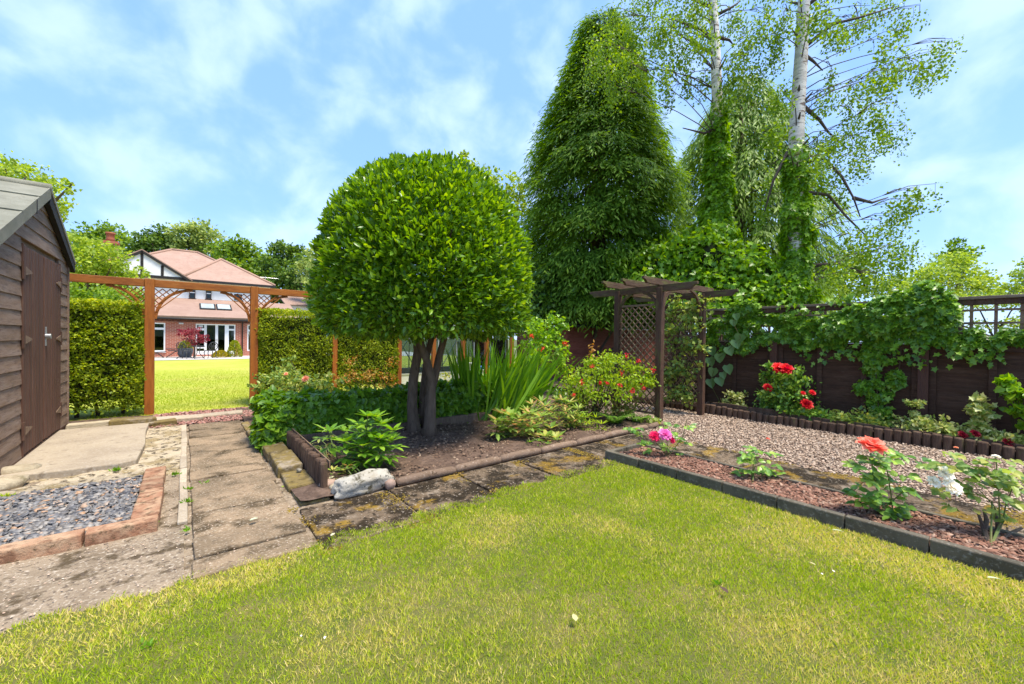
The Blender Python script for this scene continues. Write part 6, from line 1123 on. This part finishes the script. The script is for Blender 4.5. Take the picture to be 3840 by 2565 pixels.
tree('whitebeam_tree', 'greyish green tree edging the left of the clipped crown', PX([(1150, 1020, 30, 44, 1), (1180, 970, 40, 50, 1), (1160, 1090, 30, 40, .8)], 36), 'tree_grey', 420, .28, gp(1180, 36), 'trees behind the house')
tree('elder_tree', 'thin pale sprigs showing above the right of the clipped crown', PX([(1735, 590, 26, 18, .25), (1780, 630, 30, 22, .3), (1840, 660, 40, 26, .5), (1900, 690, 50, 34, .7), (1950, 720, 36, 40, .6), (1880, 760, 70, 60, 1), (1960, 790, 30, 60, .6), (1820, 720, 60, 50, .8), (1750, 650, 50, 40, .4)], 17), 'tree_light', 420, .13, gp(1880, 17))
tree('field_maple', 'light green tree seen through the hanging birch branches', PX([(3090, 1040, 50, 50, 1), (3160, 1010, 60, 46, 1), (3130, 1090, 70, 40, 1), (3220, 1060, 60, 50, 1), (3060, 1100, 50, 36, .8), (3230, 990, 40, 40, .6)], 24), 'tree_light', 420, .2, gp(3150, 24))
tree('field_maple', 'bright lime green tree beyond the ivy mound on the fence', PX([(3560, 990, 70, 46, 1.1), (3620, 1020, 70, 50, 1.1), (3500, 1030, 70, 50, 1.1), (3430, 1060, 60, 46, 1), (3600, 1080, 90, 46, 1.1), (3690, 1070, 50, 36, .7), (3350, 1080, 60, 40, .9), (3480, 1100, 90, 36, 1)], 26), 'tree_light', 700, .2, gp(3550, 26))
tree('pine_tree', 'small dark pine top above the lime green tree', PX([(3590, 930, 34, 26, .8), (3620, 960, 36, 30, .8), (3570, 970, 40, 30, .8)], 40), 'conifer', 420, .3, gp(3595, 40))
tree('field_maple', 'green tree at the right edge above the trellis', PX([(3830, 1040, 30, 40, .8), (3870, 1010, 40, 50, 1), (3800, 1085, 40, 24, .6), (3730, 1095, 50, 20, .6), (3900, 1080, 60, 40, 1)], 28), 'tree_light', 420, .22, gp(3850, 28))
tree('garden_shrub_tree', 'leafy shrub tops showing through the fence trellis', PX([(3640, 1130, 60, 24, .8), (3740, 1130, 70, 24, .9), (3830, 1130, 60, 24, .8), (3700, 1230, 70, 20, .6), (3800, 1220, 60, 26, .7), (2960, 1190, 80, 30, .9), (3100, 1190, 80, 30, .9), (3240, 1180, 80, 30, .9), (3380, 1170, 80, 30, .8), (3560, 1200, 60, 40, .8), (3900, 1180, 70, 50, .8)], 15), 'tree_light', 420, .1, gp(3730, 15))
tag(MB().bb(12.5, 26, -3.0, -2.8, 0, 1.55).build('white_wall', 'white_render', None), 'white wall glimpsed through the right trellis', 'wall')
# ---- terrace plants
def acer():
    c = AV(728, 1275, 29.7); T = empty('japanese_maple', (c.x, c.y, .02), 'red leaved maple in front of the house wall', 'tree'); s = 23.2/FPX
    cl = [(AV(a, b_, 29.7), (rx*s, rx*s, ry*s), w) for a, b_, rx, ry, w in [(700, 1245, 24, 8, .8), (735, 1240, 24, 9, .8), (760, 1262, 18, 9, .6), (715, 1265, 26, 9, .9), (745, 1278, 20, 8, .6), (690, 1255, 16, 6, .4), (720, 1285, 16, 8, .5), (680, 1238, 14, 5, .3), (772, 1275, 12, 6, .3)]]
    clumps(cl, 'diamond', .11, 'acer', T, 'crown', 240, asp=.5, depth=.7, rough=.35); b = Vector((c.x, c.y, .02))
    MB().tube([b, b+Vector((.03, 0, .5)), b+Vector((0, 0, .9))], [.05, .04, .03], 8).build('trunk', 'bark', T); sm = MB()
    for q, r_, w in cl: sm.tube([b+Vector((0, 0, .6)), Vector(q)], [.025, .008], 5)
    sm.build('branches', 'bark', T)
acer()
def topiary(name, label, c, r_, h, mat, n=1300, point=1.0):
    T = empty(name, c, label, 'shrub'); t = RG.random(n); a = RG.uniform(0, 6.283, n); z = t*h; rr = r_*np.sqrt(np.clip(1-(t**(1.6/point)), 0, 1))*(.85+.2*RG.random(n)); P = np.stack([c[0]+rr*np.cos(a), c[1]+rr*np.sin(a), c[2]+z], 1); N = np.stack([np.cos(a), np.sin(a), t], 1)
    A, F = leaf_dirs(N, .6, .3); scatter_mesh('foliage', 'diamond', P, A, F, .09, .05, mat, T); MB().tube([(c[0], c[1], 0), (c[0], c[1], c[2]+h*.6)], .03, 6).build('stem', 'bark', T)
p = AV(828, 1338, 29.9); topiary('golden_shrub', 'low golden yellow dome shrub before the french doors', (p.x, p.y, .02), .42, .36, 'golden', 1300)
p = AV(880, 1338, 29.9); topiary('conical_shrub', 'yellow green cone shaped shrub beside the french doors', (p.x, p.y, .02), .36, .98, 'golden_green', 1700)
topiary('potted_shrub', 'bright green ball plant in the grey planter', (.02, 30.5, .5), .3, .45, 'golden_green', 900)
